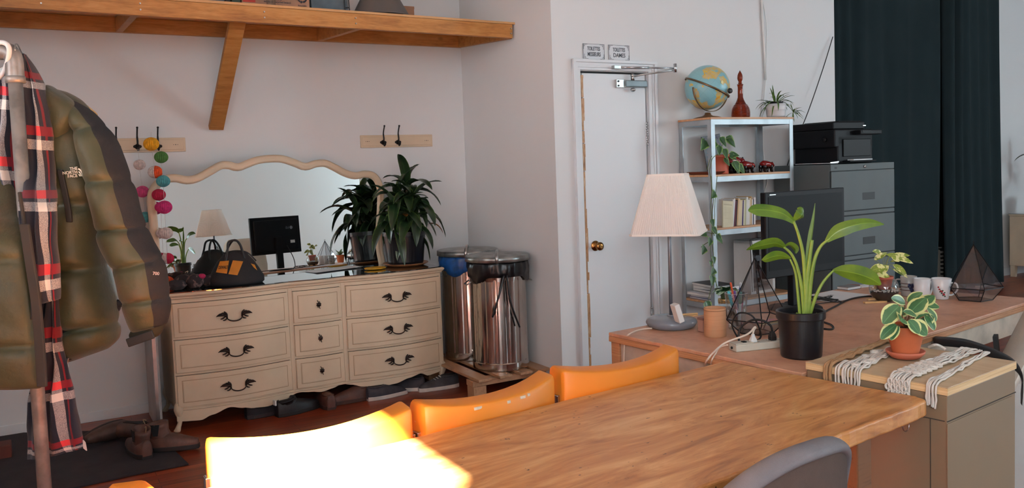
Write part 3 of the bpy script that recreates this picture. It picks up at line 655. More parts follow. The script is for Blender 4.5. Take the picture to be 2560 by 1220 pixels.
# ------------------------------------------------------------------ pompom garlands hanging by the mirror
def honey(name, c):
    m_ = M(name, c, .85, 0, .18, 60); return m_
PC = dict(y=honey('yellow_tissue',(236,170,30)), w=honey('white_tissue',(214,200,196)), g=honey('green_tissue',(76,128,62)), o=honey('orange_tissue',(226,84,36)), t=honey('teal_tissue',(80,160,168)), p=honey('pink_tissue',(206,80,140)), r=honey('crimson_tissue',(184,28,70)), m=honey('magenta_tissue',(200,48,120)))
STR = M('white_string',(214,210,206),.8)
GN = -.36
def garland(label, top, items, n=GN):
    pts = [PN(top[0],top[1],n)]+[PN(x,y,n) for x,y,c,r in items]; root = thing('pompom_garland', label, 'garland', pts[0], TH, None)
    inv = parent_mat(root).inverted(); l = [inv @ p for p in pts]
    MB().tube(l, .0012, 6).build('string', STR, root)
    for (x,y,c,r), p in zip(items, l[1:]):
        for k, ch in enumerate(c):
            mb = MB(); seg = 44; R_ = r/430
            a0, a1 = (0,2*PI) if len(c) == 1 else (PI*k-PI/2-.3+PI, PI*k+PI/2-.3+PI)
            rows = []; nn = seg if len(c)==1 else seg//2
            for i in range(nn+1):
                a = a0+(a1-a0)*i/nn; w = 1+.055*(1 if i%2 else -1)
                rows.append([p+Vector((R_*w*math.sin(PI*j/14)*math.cos(a), R_*w*.95*math.sin(PI*j/14)*math.sin(a), R_*.93*math.cos(PI*j/14)*(1+.02*math.sin(5*a+j)))) for j in range(15)])
            if len(c) == 1: rows[-1] = rows[0]
            mb.loft(rows, cap=len(c)>1, closed=False); mb.build('pompom', PC[ch], root)
garland('pompom garland nearest the jacket: white, pink, teal and green paper balls', (345,372), [(349,412,'w',14),(356,479,'p',16),(363,543,'t',15),(374,604,'g',13)], -.20)
garland('pompom garland in the middle with yellow ball at top and orange ball at bottom', (378,330), [(378,360,'y',18),(388,430,'wo',17),(397,487,'r',16),(402,518,'m',14),(404,583,'w',13),(409,645,'rw',14),(418,706,'o',17)], -.33)
garland('pompom garland nearest the mirror glass with green ball at top', (400,372), [(403,393,'g',16),(408,453,'t',16),(411,518,'m',18),(415,583,'w',16),(419,646,'wr',15)], -.36)
# ------------------------------------------------------------------ things on the dresser
DZT = .8095
pl = thing('corn_plant', 'big dark green corn plant in black nursery pot on right end of dresser', 'plant', W3(-.645,-.31,DZT), TH)
POTM = M('black_pot_plastic', (22,22,27), .33, 0, .1)
TER2 = M('amber_saucer',(150,96,56),.4)
MB().lathe([(.001,0),(.12,0),(.155,.016),(.155,.02),(.118,.006),(.001,.006)], seg=40).build('saucer', TER2, pl, smooth=True)
MB().lathe([(.001,.007),(.118,.007),(.125,.03),(.142,.205),(.149,.207),(.150,.236),(.142,.236),(.138,.21),(.001,.205)], seg=60, flute=lambda a,z: 1-.012*(math.sin(11*a)>.55)*(.02<z<.2)).build('pot', POTM, pl)
MB().lathe([(.001,.212),(.136,.21)], seg=24, cap=False).build('soil', M('dark_soil',(44,32,24),.95,0,.4,80), pl)
LD = leafm('corn_plant_leaf', (38,60,34), (20,36,22), (74,98,50), .10, .28)
R = random.Random(11)
can = MB(); lf = MB(); tops = [Vector((-.04,.0,.50)),Vector((.06,-.03,.47)),Vector((.0,.05,.40)),Vector((.03,-.05,.34)),Vector((-.07,-.03,.38)),Vector((.05,.04,.55))]
for tp in tops: can.tube(smoothpath([(tp.x*.5,tp.y*.5,.21),(tp.x*.8,tp.y*.8,.3),tuple(tp)],4), .011, 8)
can.build('stem', M('cane_brown',(96,80,54),.7), pl, smooth=True)
for k, tp in enumerate(tops):
    nl = 13
    for i in range(nl):
        az = i*2.4+k*.8; t = i/nl; el = 1.25-1.35*t+R.uniform(-.15,.15); L = R.uniform(.24,.35)*(.85 if t < .15 else 1)
        b = tp+Vector((0,0,-.12*t)); y_ = math.sin(az)
        if y_ > .2: L *= .66
        lf.leaf(b, (math.cos(az)*math.cos(el), y_*math.cos(el), math.sin(el)), L, R.uniform(.066,.088), 1.3+1.5*t+R.uniform(-.2,.3), .22, R.uniform(-.4,.4), nl=10, nw=4, wave=.05, prof=lambda q: (math.sin(PI*min(1,.10+q*.9))**.8)*(1-.15*q))
lf.build('foliage', LD, pl, smooth=True)
bf = MB(); bf.leaf((.16,-.03,.27),(.8,-.3,.5),.14,.03,2.2,.3); bf.leaf((-.03,-.09,.36),(-.1,-.6,.1),.05,.045,1.2,.2); bf.build('brown_leaf', leafm('brown_leaf',(150,96,44),(110,66,34)), pl, smooth=True)
# tool bag
tbag = thing('tool_bag', 'black tool bag with yellow patches lying on left half of dresser', 'bag', W3(-1.80,-.43,DZT), TH-math.radians(8))
BLF = fabric('black_nylon',(34,32,35),(22,21,24),300,.8); YEL = M('yellow_nylon',(206,128,32),.6,0,.08)
def bring(z, hx, hy, p=2.6, sag=0):
    out_ = []
    for k in range(40):
        a = 2*PI*k/40; cx, sy = math.cos(a), math.sin(a)
        out_.append((hx*math.copysign(abs(cx)**(2/p),cx)*(1+.015*math.sin(3*a+z*40)), hy*math.copysign(abs(sy)**(2/p),sy), z+sag*abs(cx)))
    return out_
MB().loft([bring(0,.150,.105),bring(.012,.162,.115),bring(.04,.160,.112),bring(.09,.136,.088),bring(.14,.105,.058),bring(.185,.075,.026,2.2,-.012),bring(.2,.066,.014,2,-.012)]).build('body', BLF, tbag, smooth=True)
def bagface(u, z, off=.004): # point on the slanted front face
    T_ = [(.04,.160,.112),(.09,.136,.088),(.14,.105,.058),(.185,.075,.026)]
    for (za,xa,ya),(zc,xc,yc) in zip(T_,T_[1:]):
        if z <= zc or zc == .185: f = (z-za)/(zc-za); hx = xa+(xc-xa)*f; hy = ya+(yc-ya)*f; break
    k = max(.02,1-abs(u/hx)**2.6)**(1/2.6); return Vector((u, -hy*k-off, z))
def patch(q):
    mb = MB()
    for off in (.0015,.004): mb.grid(8,8,lambda a,b: bagface((q[0][0]*(1-a)+q[1][0]*a)*(1-b)+(q[3][0]*(1-a)+q[2][0]*a)*b, (q[0][1]*(1-a)+q[1][1]*a)*(1-b)+(q[3][1]*(1-a)+q[2][1]*a)*b, off))
    return mb.build('yellow_patch', YEL, tbag)
patch([(-.118,.085),(-.058,.075),(-.040,.148),(-.090,.146)])
patch([(-.05,.072),(.0,.062),(.040,.138),(-.018,.148)])
patch([(.098,.098),(.118,.078),(.106,.112),(.083,.122)])
t_ = text('DEWALT', .027, M('black_print',(26,20,18),.7), tbag, (-.076,-.0800,.112), (math.radians(64),0,math.radians(-14)), font_bold=True, sx=.50)
for sy in (-1,1):
    MB().tube(smoothpath([(-.06,sy*.05,.13),(-.045,sy*.03,.2),(-.025+sy*.01,sy*.012,.255),(.01,sy*.012,.262),(.035,sy*.02,.225),(.05,sy*.04,.15)],6), .0065, 8).build('handle', BLK, tbag, smooth=True)
MB().tube(smoothpath([(-.07,0,.19),(0,0,.2),(.07,0,.185),(.12,.0,.13)],5), .004, 6).build('zip', BLK, tbag, smooth=True)
# rumpled dark scarf
KN = NT('patterned_dark_knit'); v_ = KN.coord(); KN.base(KN.mix(KN.ramp(KN.noise(v_, 30, 3), [(.56,(0,0,0)),(.62,(255,255,255))]), (44,36,38), (112,88,84))); KN.set(.9)
ks = thing('crumpled_scarf', 'crumpled dark patterned scarf lying left of tool bag on the dresser', 'scarf', W3(-2.06,-.45,DZT), TH)
for c_, r_, dr_ in (((.02,0,.042),.042,.9),((-.09,-.02,.03),.03,1.5),((.09,.03,.035),.035,1),((-.02,.05,.05),.034,1.6)):
    q = MB().ball(c_, (r_*dr_*1.35, r_*1.1, r_), 26, 16); q.v = [p+Vector(c_).normalized()*.0+Vector((1,1,1))*(.010*noise.noise(p*38)) for p in q.v]; q.v=[Vector((p.x,p.y,max(.0005,p.z))) for p in q.v]; q.build('fold', KN.m, ks, smooth=True)
MB().ball((.055,-.02,.068),(.022,.02,.016),14,8).build('pink_end', M('deep_pink_cloth',(178,34,86),.8), ks, smooth=True)
# papers and yellow dish
PAP = M('white_paper',(216,218,220),.6,0,.03)
def sheet(label, px, py, z, w, h, rot, curl=0, group=None):
    p = PZ(px,py,z); mb = MB()
    mb.grid(8,8,lambda a,b: (w*(a-.5), h*(b-.5), .0012+curl*max(0,a-.6)**2+curl*max(0,.35-b)**2))
    o = mb.build('paper_sheet', PAP, None, solid=.0008); o.location = (p.x,p.y,z); o.rotation_euler = (0,0,rot); return tag(o, label, 'paper', group)
sheet('white paper sheets lying on dresser glass left of the yellow dish', 835, 674, DZT, .36, .16, TH+.25, .03)
yd = thing('leaf_dish', 'flat yellow leaf-shaped dish on dresser in front of corn plant', 'dish', PZ(938,673,DZT), TH)
rs = [[((.062*k)*(1+.07*math.sin(9*a))*math.cos(a)*1.15, (.062*k)*(1+.07*math.sin(9*a))*math.sin(a), z_) for a in [2*PI*i/54 for i in range(54)]] for k,z_ in ((.5,.001),(.9,.003),(1.,.011),(.97,.012),(.85,.006),(.4,.004))]
MB().loft(rs).build('dish', M('mustard_ceramic',(222,160,36),.4), yd, smooth=True)
# ------------------------------------------------------------------ rubbish bins on a timber pallet
BINM = NT('polished_galvanised'); v_ = BINM.coord(scale=(1,1,.4)); BINM.base(BINM.ramp(BINM.noise(v_, 9, 4), [(.3,(176,168,160)),(.7,(214,208,202))])); BINM.set(.12, 1); BINM.bump(BINM.noise(v_, 14, 3), .12, .004)
LIDM = M('dull_zinc_lid', (168,172,170), .35, .85, .25, 14)
def bin_(label, x, y, z, h, tiltx, bagm, front):
    t = thing('metal_bin', label, 'bin', (x,y,z), .3, None); r = .19
    fl = lambda a, zz: 1 - (.035*max(0,math.sin(15*a))**2 if .05 < zz < h-.14 else 0)
    prof = [(.001,.004),(r-.012,.004),(r-.008,.0),(r-.004,.002),(r-.004,.045),(r-.008,.05)]+[(r-.008+.0*i,.052+(h-.21)*i/10) for i in range(11)]+[(r-.006,h-.13),(r-.002,h-.125),(r,h-.05),(r-.004,h-.05),(r-.01,h-.1),(r-.012,.02),(.001,.015)]
    MB().lathe(prof, seg=150, flute=fl).build('can', BINM.m, t)
    for sg in (0,PI): 
        c_ = Vector((r*math.cos(sg),r*math.sin(sg),h-.16)); MB().tube([c_+Vector((0,-.04,.0)),c_+Vector((.03*math.cos(sg),-.03,-.02)),c_+Vector((.03*math.cos(sg),.03,-.02)),c_+Vector((0,.04,0))],.005,8).build('handle', STEEL, t, smooth=True)
    R = random.Random(front)
    bg_ = MB(); rows = []
    for j, (zz, rr) in enumerate(((h-.03,.196),(h-.05,.200),(h-.075,.203),(h-.10,.199),(h-.13,.197))):
        rows.append([((rr+.004*math.sin(a*9+j*1.3)+.003*math.sin(a*23+j))*math.cos(a), (rr+.004*math.sin(a*9+j*1.3)+.003*math.sin(a*23))*math.sin(a), zz-(.04*max(0,math.sin(a*3.0+1.2+front))**2*(j/4)**1.5)) for a in [2*PI*i/120 for i in range(120)]])
    bg_.loft(rows, cap=False); bg_.build('bin_bag', bagm, t, smooth=True, solid=.0015)
    lid = MB().lathe([(.001,h+.012),(.10,h+.010),(.15,h+.004),(.205,h+.001),(.212,h-.002),(.213,h-.034),(.209,h-.034),(.207,h-.006),(.001,h-.002)], seg=64).build('lid', LIDM, t, smooth=True)
    a = -PI/2-.3
    st = MB(); st.tube([(.213*math.cos(a),.213*math.sin(a),h-.035),(.216*math.cos(a),.216*math.sin(a),h-.0),(.195*math.cos(a),.195*math.sin(a),h+.02),(.10*math.cos(a),.10*math.sin(a),h+.03),(-.05*math.cos(a),-.05*math.sin(a),h+.02)], .011, 6); st.build('lid_strap', STEEL, t, smooth=True)
    return t, r
BLUB = M('blue_bin_bag',(30,84,150),.35,0,.3,20); BLKB = M('black_bin_bag',(18,18,22),.3,0,.3,30)
bt, r_ = bin_('ridged metal bin lined with blue bag, the rear one beside dresser', -.318, 5.82, .152, .745, 0, BLUB, 1)
MB().box((.05,-.194,.30),(.075,-.188,.36)).build('label_tag', WHP, bt)
bt, r_ = bin_('ridged metal bin lined with black bag and ties, the front one by side wall', -.105, 5.485, .152, .735, 0, BLKB, 2)
for pts in ([(-.02,-.203,.62),(-.06,-.215,.50),(-.105,-.2,.36)],[(.0,-.203,.62),(.015,-.213,.45),(.075,-.197,.28)]): MB().tube(smoothpath(pts,6), .0065, 6).build('bag_tie', BLKB, bt, smooth=True)
pa = thing('pallet', 'low rough timber pallet under the two metal bins', 'pallet', (-.235,5.66,0), TH-PI/2)
RW = wood('rough_timber', (176,134,100), (140,98,68), sc=(2,10,10), ring=3)
for y_ in (-.23,-.08,.07,.20): MB().box((-.36,y_-.045,.132),(.47,y_+.045,.150)).build('slat', RW, pa, bevel=.003)
for x_ in (-.31,.37): MB().box((x_-.045,-.29,.094),(x_+.045,.25,.131)).build('crosspiece', RW, pa, bevel=.003)
for x_ in (-.31,.37):
    for y_ in (-.24,.2): MB().box((x_-.045,y_-.045,.0),(x_+.045,y_+.045,.093)).build('block', RW, pa, bevel=.003)
# ------------------------------------------------------------------ shoes
def shoe(name, label, cat, loc, rot, L=.28, up_c=(72,68,72), sole_c=(206,198,190), high=0, laces=True, toe=None, sole_h=.025, scale=1, boot=False, group=None, elastic=False):
    t = thing(name, label, cat, loc, rot, group); t.scale = (scale,)*3
    um = M('shoe_%d_%d_%d'%up_c, up_c, .75 if not boot else .5, 0, .25, 18, .2, 200); sm_ = M('sole_%d_%d_%d'%sole_c, sole_c, .6, 0, .12)
    def hw(q): return .048*(.62+.38*math.sin(PI*min(1,q*1.0+.12)))*(1 if q < .82 else math.sqrt(max(.0,1-((q-.82)/.2)**2))+.05)*(1 if q > .12 else .72+.28*q/.12)
    def outline(z, k=1): 
        n = 24; left = [(-L/2+L*i/n, hw(i/n)*k, z) for i in range(n+1)]; right = [(x,-y,z) for x,y,z in reversed(left)]; return left+right
    MB().loft([outline(0,.96),outline(.004,1.02),outline(sole_h-.003,1.02),outline(sole_h,.97)]).build('sole', sm_, t, bevel=.0)
    rs = []
    for i in range(21):
        q = .015+.965*i/20; x = -L/2+L*q; w_ = hw(q)*.97
        if q < .45: top = .085 + (.0)
        else: top = .085-(q-.45)/.55*.045
        if q > .92: top -= (q-.92)*.25
        if boot: top = .095-(max(0,q-.42))*.075
        rs.append([(x, w_*math.cos(a), sole_h*.6+(top-sole_h*.6)*math.sin(a)**.65) for a in [PI*k/14 for k in range(15)]])
    def endr(r, dx, k): c = Vector((r[7][0]+dx, 0, sole_h*.6)); return [c+Vector((0,p[1]*k,(p[2]-c.z)*k)) for p in r]
    rs = [endr(rs[0],-.008,.02),endr(rs[0],-.007,.6),endr(rs[0],-.004,.88)]+rs+[endr(rs[-1],.004,.7),endr(rs[-1],.006,.02)]
    MB().loft(rs, closed=False, cap=False).build('upper', um, t, smooth=True)
    if high:
        rows = []
        for zz, rx, ry, ox in ((.07,.062,.040,-.062),(.10,.055,.040,-.07),(high*.8,.056,.043,-.072),(high,.058,.045,-.074),(high-.004,.053,.040,-.074),(.08,.05,.035,-.07)):
            rows.append([(ox+rx*math.cos(a), ry*math.sin(a), zz+.008*math.cos(a)) for a in [2*PI*k/28 for k in range(28)]])
        MB().loft(rows, cap=False).build('shaft', um, t, smooth=True)
        if elastic:
            for sg in (-1,1): MB().loft([[(-.072+dx*(1 if k else .5), sg*(.0445 if k else .043), zz) for dx in (-.024,.024)]+[(-.072+dx*(1 if k else .5), sg*.040, zz) for dx in (.024,-.024)] for k,zz in ((0,.085),(1,high-.004))]).build('elastic_panel', M('black_elastic',(30,30,32),.9), t)
            MB().tube(smoothpath([(-.135,0,high-.012),(-.145,0,high+.018),(-.128,0,high+.012)],4),.003,6).build('pull_loop', M('tan_tape',(150,120,90),.8), t)
    else:
        MB().tube([(-.075+.052*math.cos(a), .030*math.sin(a), .083-.0*math.cos(a)) for a in [2*PI*k/24 for k in range(24)]], .005, 6, closed=True).build('collar', um, t, smooth=True)
        o_ = MB().lathe([(.001,.0),(.05,.0),(.05,.003),(.001,.003)], (0,0,0), 20).build('opening', M('shoe_inside',(20,16,16),.95), t); o_.location = (-.072,0,.083); o_.scale = (1,.6,1)
    if laces:
        mb = MB()
        for k in range(5):
            x = -.012+.018*k; z_ = .088-.0075*k; mb.tube([(x,-.022,z_-.006),(x+.006,0,z_),(x,.022,z_-.006)], .0025, 6)
        mb.build('laces', M('lace_white',(206,200,196),.8), t, smooth=True)
    if toe: MB().ball((L/2-.030,0,.024),(.032,.036,.024),18,10).build('toe_cap', M('toe_%d'%toe[0],toe,.5), t, smooth=True)
    return t
def fl(x, y, z=0): p = PZ(x,y,z); return (p.x,p.y,z)
GS = (66,62,66)
shoe('sneaker','grey canvas sneaker with white laces under the dresser foot nearest the bins','shoe', fl(1096,972), TH-.05+PI, up_c=GS)
shoe('sneaker','grey sneaker seen heel-on under dresser, half hidden behind laced one','shoe', fl(1040,958), TH+PI/2-.2+PI*0, up_c=(84,78,80))
shoe('sneaker','dark grey slip-on sneaker with white sole under right part of dresser, behind its twin','shoe', fl(1010,975), TH+PI-.6, up_c=(58,54,62), laces=False, group=None)
shoe('sneaker','dark grey slip-on sneaker with thick white sole under right part of dresser, in front','shoe', fl(968,992), TH+.05, up_c=(60,55,62), laces=False)
shoe('shoe','black and red shoe standing between brown shoe and grey sneakers','shoe', fl(925,985), TH+PI/2, up_c=(40,26,32), sole_c=(160,30,44), laces=False)
shoe('leather_shoe','brown leather shoe under the middle of the dresser','shoe', fl(878,1004), TH+PI+.08, up_c=(98,58,46), sole_c=(70,44,36), laces=False, boot=True)
shoe('leather_shoe','brown leather shoe seen heel-on under dresser, left of other brown one','shoe', fl(812,1012), TH+PI/2, up_c=(92,54,44), sole_c=(66,40,34), laces=False, boot=True)
shoe('boot','black boot with small white tag under the left middle of dresser','boot', fl(745,1030), TH+.2, up_c=(26,20,26), sole_c=(24,20,22), high=.10, laces=False, boot=True)
MB().box((-.154,-.02,.075),(-.146,.01,.105)).build('white_tag', WHP, [o for o in bpy.data.objects if o.get('label','').startswith('black boot with small')][0])
shoe('shoe','black low shoe deep under the left part of dresser','shoe', fl(672,1036), TH+.1, up_c=(30,22,28), sole_c=(44,34,38), laces=False)
# rug and boots at left
RUG = fabric('charcoal_rug',(52,46,50),(38,34,38),180,.95)
mb = MB(); pts = [PZ(472,1163,0),PZ(330,1190,0),PZ(190,1222,0),PZ(-60,1262,0),PZ(-160,1120,0),PZ(60,1085,0),PZ(330,1078,0),PZ(405,1100,0)]
rg = mb.prism([tuple(p) for p in pts],(0,0,.010)).build('rug', RUG, None, world=True, bevel=.003); tag(rg, 'charcoal rug on the floor under the boots and coat rack', 'rug')
z0_ = .0105
def fz(x,y): p = PZ(x,y,z0_); return (p.x,p.y,z0_)
BRN = (100,66,56)
shoe('ankle_boot','brown ankle boot with black elastic sides on rug, the left one of the pair','boot', fz(345,1132), TH+2.9-PI*0-1.1, up_c=BRN, sole_c=(40,34,34), high=.15, laces=False, boot=True, elastic=True)
shoe('ankle_boot','brown ankle boot with black elastic sides on rug nearest the dresser foot','boot', fz(432,1122), TH-.45, up_c=(104,68,56), sole_c=(42,36,36), high=.15, laces=False, boot=True, elastic=True)
fb = shoe('tall_boot','brown boot with black panel lying on its side by the wall','boot', (0,0,0), 0, up_c=(84,62,54), sole_c=(36,32,32), high=.24, laces=False, boot=True, elastic=True)
p = PZ(255,1112,0); fb.location = (p.x,p.y+.03,.062)
X_ = Vector((-.45,-.89,0)); Z_ = Vector((.89,-.45,.06)).normalized(); Y_ = Z_.cross(X_).normalized()
fb.rotation_euler = Matrix((X_,Y_,Z_)).transposed().to_euler()
# brick red block and pale strip leaning at the dresser end
p = PZ(12,1140,0); o = MB().box((-.12,-.08,0),(.035,.04,.075)).build('red_block', M('brick_red_wood',(96,44,34),.7), None, bevel=.004); o.location = (p.x,p.y,0.0); o.rotation_euler = (0,0,TH); tag(o,'brick-red wooden block on floor by wall at far left','block')
lb = thing('leaning_panel', 'tall pale grey metal-edged panel standing upright against left end of dresser', 'panel', W3(-2.285,-.42,0), TH)
MB().box((-.012,-.10,.0),(.012,.36,.62)).build('panel', M('pale_panel',(168,160,156),.5), lb, bevel=.003); MB().box((-.022,-.112,.0),(.0,-.10,.62)).build('metal_edge', STEEL, lb, bevel=.002)
# ------------------------------------------------------------------ pipe coat rack
PIPE = M('dull_galvanised_pipe', (150,147,144), .45, .4, .2, 18, .1, 90)
RY = 2.62
p0 = PY(64,560,RY); rx = p0.x
zt_ = PY(36,150,RY).z
rack = thing('coat_rack', 'galvanised pipe coat rack holding the green jacket at far left', 'coat rack', (rx,RY,0), 0)
MB().cyl((0,0,.012),(0,0,zt_-.02),.0205,20).build('upright_pipe', PIPE, rack, smooth=True)
m = MB(); m.tube(smoothpath([(0,0,zt_-.06),(0,0,zt_+.0),(-.012,0,zt_+.025),(-.05,.0,zt_+.03)],5), .026, 18); m.cyl((0,0,zt_-.07),(0,0,zt_-.05),.0285,18); m.cyl((-.052,0,zt_+.03),(-.035,0,zt_+.03),.0285,18); m.build('elbow_fitting', PIPE, rack, smooth=True)
MB().cyl((-.05,0,zt_+.03),(-1.2,.02,zt_+.03),.0205,18).build('top_pipe', PIPE, rack, smooth=True)
MB().cyl((0,0,.0115),(0,0,.02),.05,24).build('floor_flange', PIPE, rack, smooth=True)
MB().cyl((-1.2,.02,.0),(-1.2,.02,zt_+.05),.0205,18).build('upright_pipe', PIPE, rack, smooth=True)
# lofted garment pieces: rows are (xl, yl, xr, yr, depth, bulge) read along the piece
def PYc(x, y, Y): return PY(x,y,Y)
def ringat(row, seg=36, quilt=1.0, pw=1.0, fold=0, ph=0):
    xl,yl,xr,yr,D,b = row; a = PY(xl,yl,D); c = PY(xr,yr,D); mid = (a+c)/2; h = (c-a)/2; out_ = []
    for k in range(seg):
        t = 2*PI*k/seg; cx, sy = math.cos(t), math.sin(t)
        q = mid + h*math.copysign(abs(cx)**pw, cx)*quilt + Vector((0,-b*sy*quilt*(1+fold*math.sin(cx*9+ph)),0)); out_.append(q)
    return out_
def garment(rows, n, baffles=None, seg=36, amp=.12, fold=0, hamp=.04):
    rs = []
    for j in range(n+1):
        t = j/n; r = interp(rows, t); qv = 1
        if baffles: f = (t*baffles)%1.0; qv = 1-amp*(abs(2*f-1)**8)
        R_ = ringat((r[0],r[1],r[2],r[3],r[4],r[5]*qv), seg, 1.0, 1.0, fold, t*7)
        if baffles and hamp:
            c = sum(R_, Vector())/len(R_); R_ = [c+(p-c)*(1-hamp*(abs(2*((t*baffles)%1.0)-1)**8)) for p in R_]
        rs.append([p+Vector((0,0,1))*.004*noise.noise(p*9)+Vector((0,1,0))*.010*noise.noise(p*13+Vector((5,0,0))) for p in R_])
    return rs
def jackmat():
    t = NT('olive_quilted_nylon'); v = t.coord(); c = t.ramp(t.noise(v, 3.2, 5, .6), [(.35,(50,55,34)),(.52,(64,66,42)),(.70,(92,66,42))])
    t.base(c); t.set(.55); t.b.inputs['Sheen Weight'].default_value = .15; t.bump(t.noise(v, 26, 5, .6), .5, .006); return t.m
JK = jackmat(); JB = fabric('charcoal_nylon',(38,37,41),(30,30,33),260,.8); 
jk = thing('puffer_jacket', 'olive green puffer jacket with charcoal sleeve stripe hanging on the pipe rack', 'jacket', (rx+.1,RY+.05,.7), 0)
rowsR = [(105,215,168,232,2.84,.03),(108,250,205,255,2.84,.06),(112,310,232,300,2.83,.09),(118,400,250,400,2.82,.10),(124,480,258,480,2.82,.105),(130,560,254,560,2.82,.11),(138,630,256,625,2.82,.12),(144,700,268,690,2.82,.125),(152,770,283,755,2.82,.125),(160,830,290,815,2.82,.12),(166,880,290,850,2.82,.10),(170,905,272,872,2.82,.05)]
MB().loft(garment(rowsR, 96, 5, amp=.38)).build('front_panel', JK, jk, smooth=True, world=True)
rowsL = [(-110,190,5,200,2.78,.04),(-190,300,20,320,2.78,.08),(-190,420,28,430,2.74,.08),(-190,500,42,510,2.66,.07),(-190,600,62,600,2.53,.06),(-190,700,78,700,2.52,.07),(-190,800,90,800,2.52,.075),(-190,880,100,880,2.52,.075),(-190,950,106,945,2.52,.06),(-190,968,104,972,2.52,.03)]
MB().loft(garment(rowsL, 96, 4, amp=.38)).build('front_panel', JK, jk, smooth=True, world=True)
MB().loft(garment([(-140,212,-90,196,2.84,.03),(-235,300,-140,290,2.85,.07),(-290,440,-175,440,2.86,.09),(-318,600,-190,600,2.86,.09),(-335,740,-215,740,2.86,.085),(-340,835,-235,835,2.86,.06)], 100, 6, seg=48, amp=.25, hamp=.055)).build('sleeve', JK, jk, smooth=True, world=True)
hood = [(118,212,135,222,2.78,.02),(116,240,178,252,2.77,.05),(122,275,200,285,2.77,.06),(130,320,182,318,2.76,.045),(136,355,160,352,2.76,.02)]
MB().loft(garment(hood, 30)).build('hood', JK, jk, smooth=True, world=True)
sl_rows = [(158,262,186,252,2.80,.03),(180,300,236,286,2.79,.065),(200,370,286,352,2.77,.085),(218,455,324,452,2.75,.09),(238,540,350,535,2.74,.09),(254,612,374,598,2.73,.09),(285,672,404,648,2.72,.085),(302,728,416,710,2.72,.085),(316,785,423,770,2.72,.08),(332,832,416,812,2.72,.06)]
SLR = garment(sl_rows, 110, 6, seg=48, amp=.25, hamp=.055)
ma = MB()
n_ = 48
for j in range(len(SLR)-1):
    for k in range(n_):
        a_ = 2*PI*(k+.5)/n_; cx = math.cos(a_); 
        ma.m = 1 if cx > .52 else 0
        p = [SLR[j][k],SLR[j][(k+1)%n_],SLR[j+1][(k+1)%n_],SLR[j+1][k]]; ma.add(p,[(0,1,2,3)],[(0,0)]*4)
green = MB(); stripe = MB()
for j in range(len(SLR)-1):
    for k in range(n_):
        a_ = 2*PI*(k+.5)/n_; dst = stripe if (math.cos(a_) > .58) else green
        dst.add([SLR[j][k],SLR[j][(k+1)%n_],SLR[j+1][(k+1)%n_],SLR[j+1][k]],[(0,1,2,3)])
def weld(mb, name, mat):
    o = mb.build(name, mat, jk, smooth=True, world=True); bm = bmesh.new(); bm.from_mesh(o.data); bmesh.ops.remove_doubles(bm, verts=bm.verts[:], dist=.00005); bmesh.ops.recalc_face_normals(bm, faces=bm.faces[:]); bm.to_mesh(o.data); bm.free()
    o.data.polygons.foreach_set('use_smooth',[True]*len(o.data.polygons)); return o
weld(green,'sleeve',JK); st_ = weld(stripe,'sleeve_stripe',JB)
cuff = [(330,826,414,806,2.72,.05),(324,838,408,822,2.72,.045),(330,850,404,832,2.72,.042),(338,858,396,842,2.72,.035)]
MB().loft(garment(cuff, 12)).build('cuff', M('dark_olive',(46,48,36),.7), jk, smooth=True, world=True)
tabr = [(316,850,322,846,2.65,.006),(318,866,352,838,2.64,.008),(326,866,382,838,2.64,.008),(350,846,384,828,2.64,.006)]
MB().bar(PY(318,858,2.655),PY(384,835,2.655),.008,.028).build('cuff_strap', M('black_strap',(34,34,34),.7), jk, world=True, bevel=.003)
def bandpx(pts, w, D, name, mat, parent, th=.012):
    """flat band following pixel path with pixel width w at depth D(i)"""
    L_ = MB(); pp = smoothpath([(x,y,D if not callable(D) else D(y)) for x,y in pts],6); rs = []
    for q in pp:
        a = PY(q.x-w/2,q.y,q.z); b = PY(q.x+w/2,q.y,q.z); rs.append([a,b,b+Vector((0,th,0)),a+Vector((0,th,0))])
    L_.loft(rs); return L_.build(name, mat, parent, world=True, bevel=.003)
bandpx([(58,560),(70,640),(84,730),(92,800),(98,880),(103,968)], 24, 2.475, 'zip_band', M('charcoal_zip_band',(50,48,46),.8), jk)
bandpx([(46,480),(58,560),(72,650),(78,740),(78,800)], 7, 2.50, 'zip_band', M('charcoal_zip_band',(50,48,46)), jk)
bandpx([(126,430),(136,520),(146,610),(152,690),(158,780),(166,870),(170,900)], 16, 2.745, 'zip_band', M('dark_zip_band',(36,36,36),.8), jk)
bandpx([(148,424),(158,470),(168,520),(172,556)], 15, 2.712, 'pocket_zip', M('black_strap',(34,34,34)), jk, .01)
LGM = M('logo_white',(206,202,186),.6)
lg = PY(182,430,2.704); 
for w_, dy in (('THE',9),('NORTH',0),('FACE',-9)):
    q = PY(196-2,430-dy,2.702); o = text(w_, .0138, LGM, jk, (0,0,0), (PI/2,0,0), ext=.0008, font_bold=True, align='RIGHT'); o.matrix_local = parent_mat(jk).inverted() @ (Matrix.Translation(q) @ Matrix.Rotation(math.radians(-3),4,'Y') @ Matrix.Rotation(PI/2,4,'X'))
mb = MB()
c0 = PY(196,441,2.702)
for r0,r1 in ((.003,.007),(.010,.014),(.017,.022)):
    pol = []
    for i in range(13): a = PI/2*i/12; pol.append(c0+Vector((r1*math.cos(a)*.62+.001,0,r1*1.2*math.sin(a))))
    for i in range(12,-1,-1): a = PI/2*i/12; pol.append(c0+Vector((r0*math.cos(a)*.62+.001,0,r0*1.2*math.sin(a))))
    mb.prism([tuple(p) for p in pol],(0,.001,0))
mb.build('logo_dome', LGM, jk, world=True)
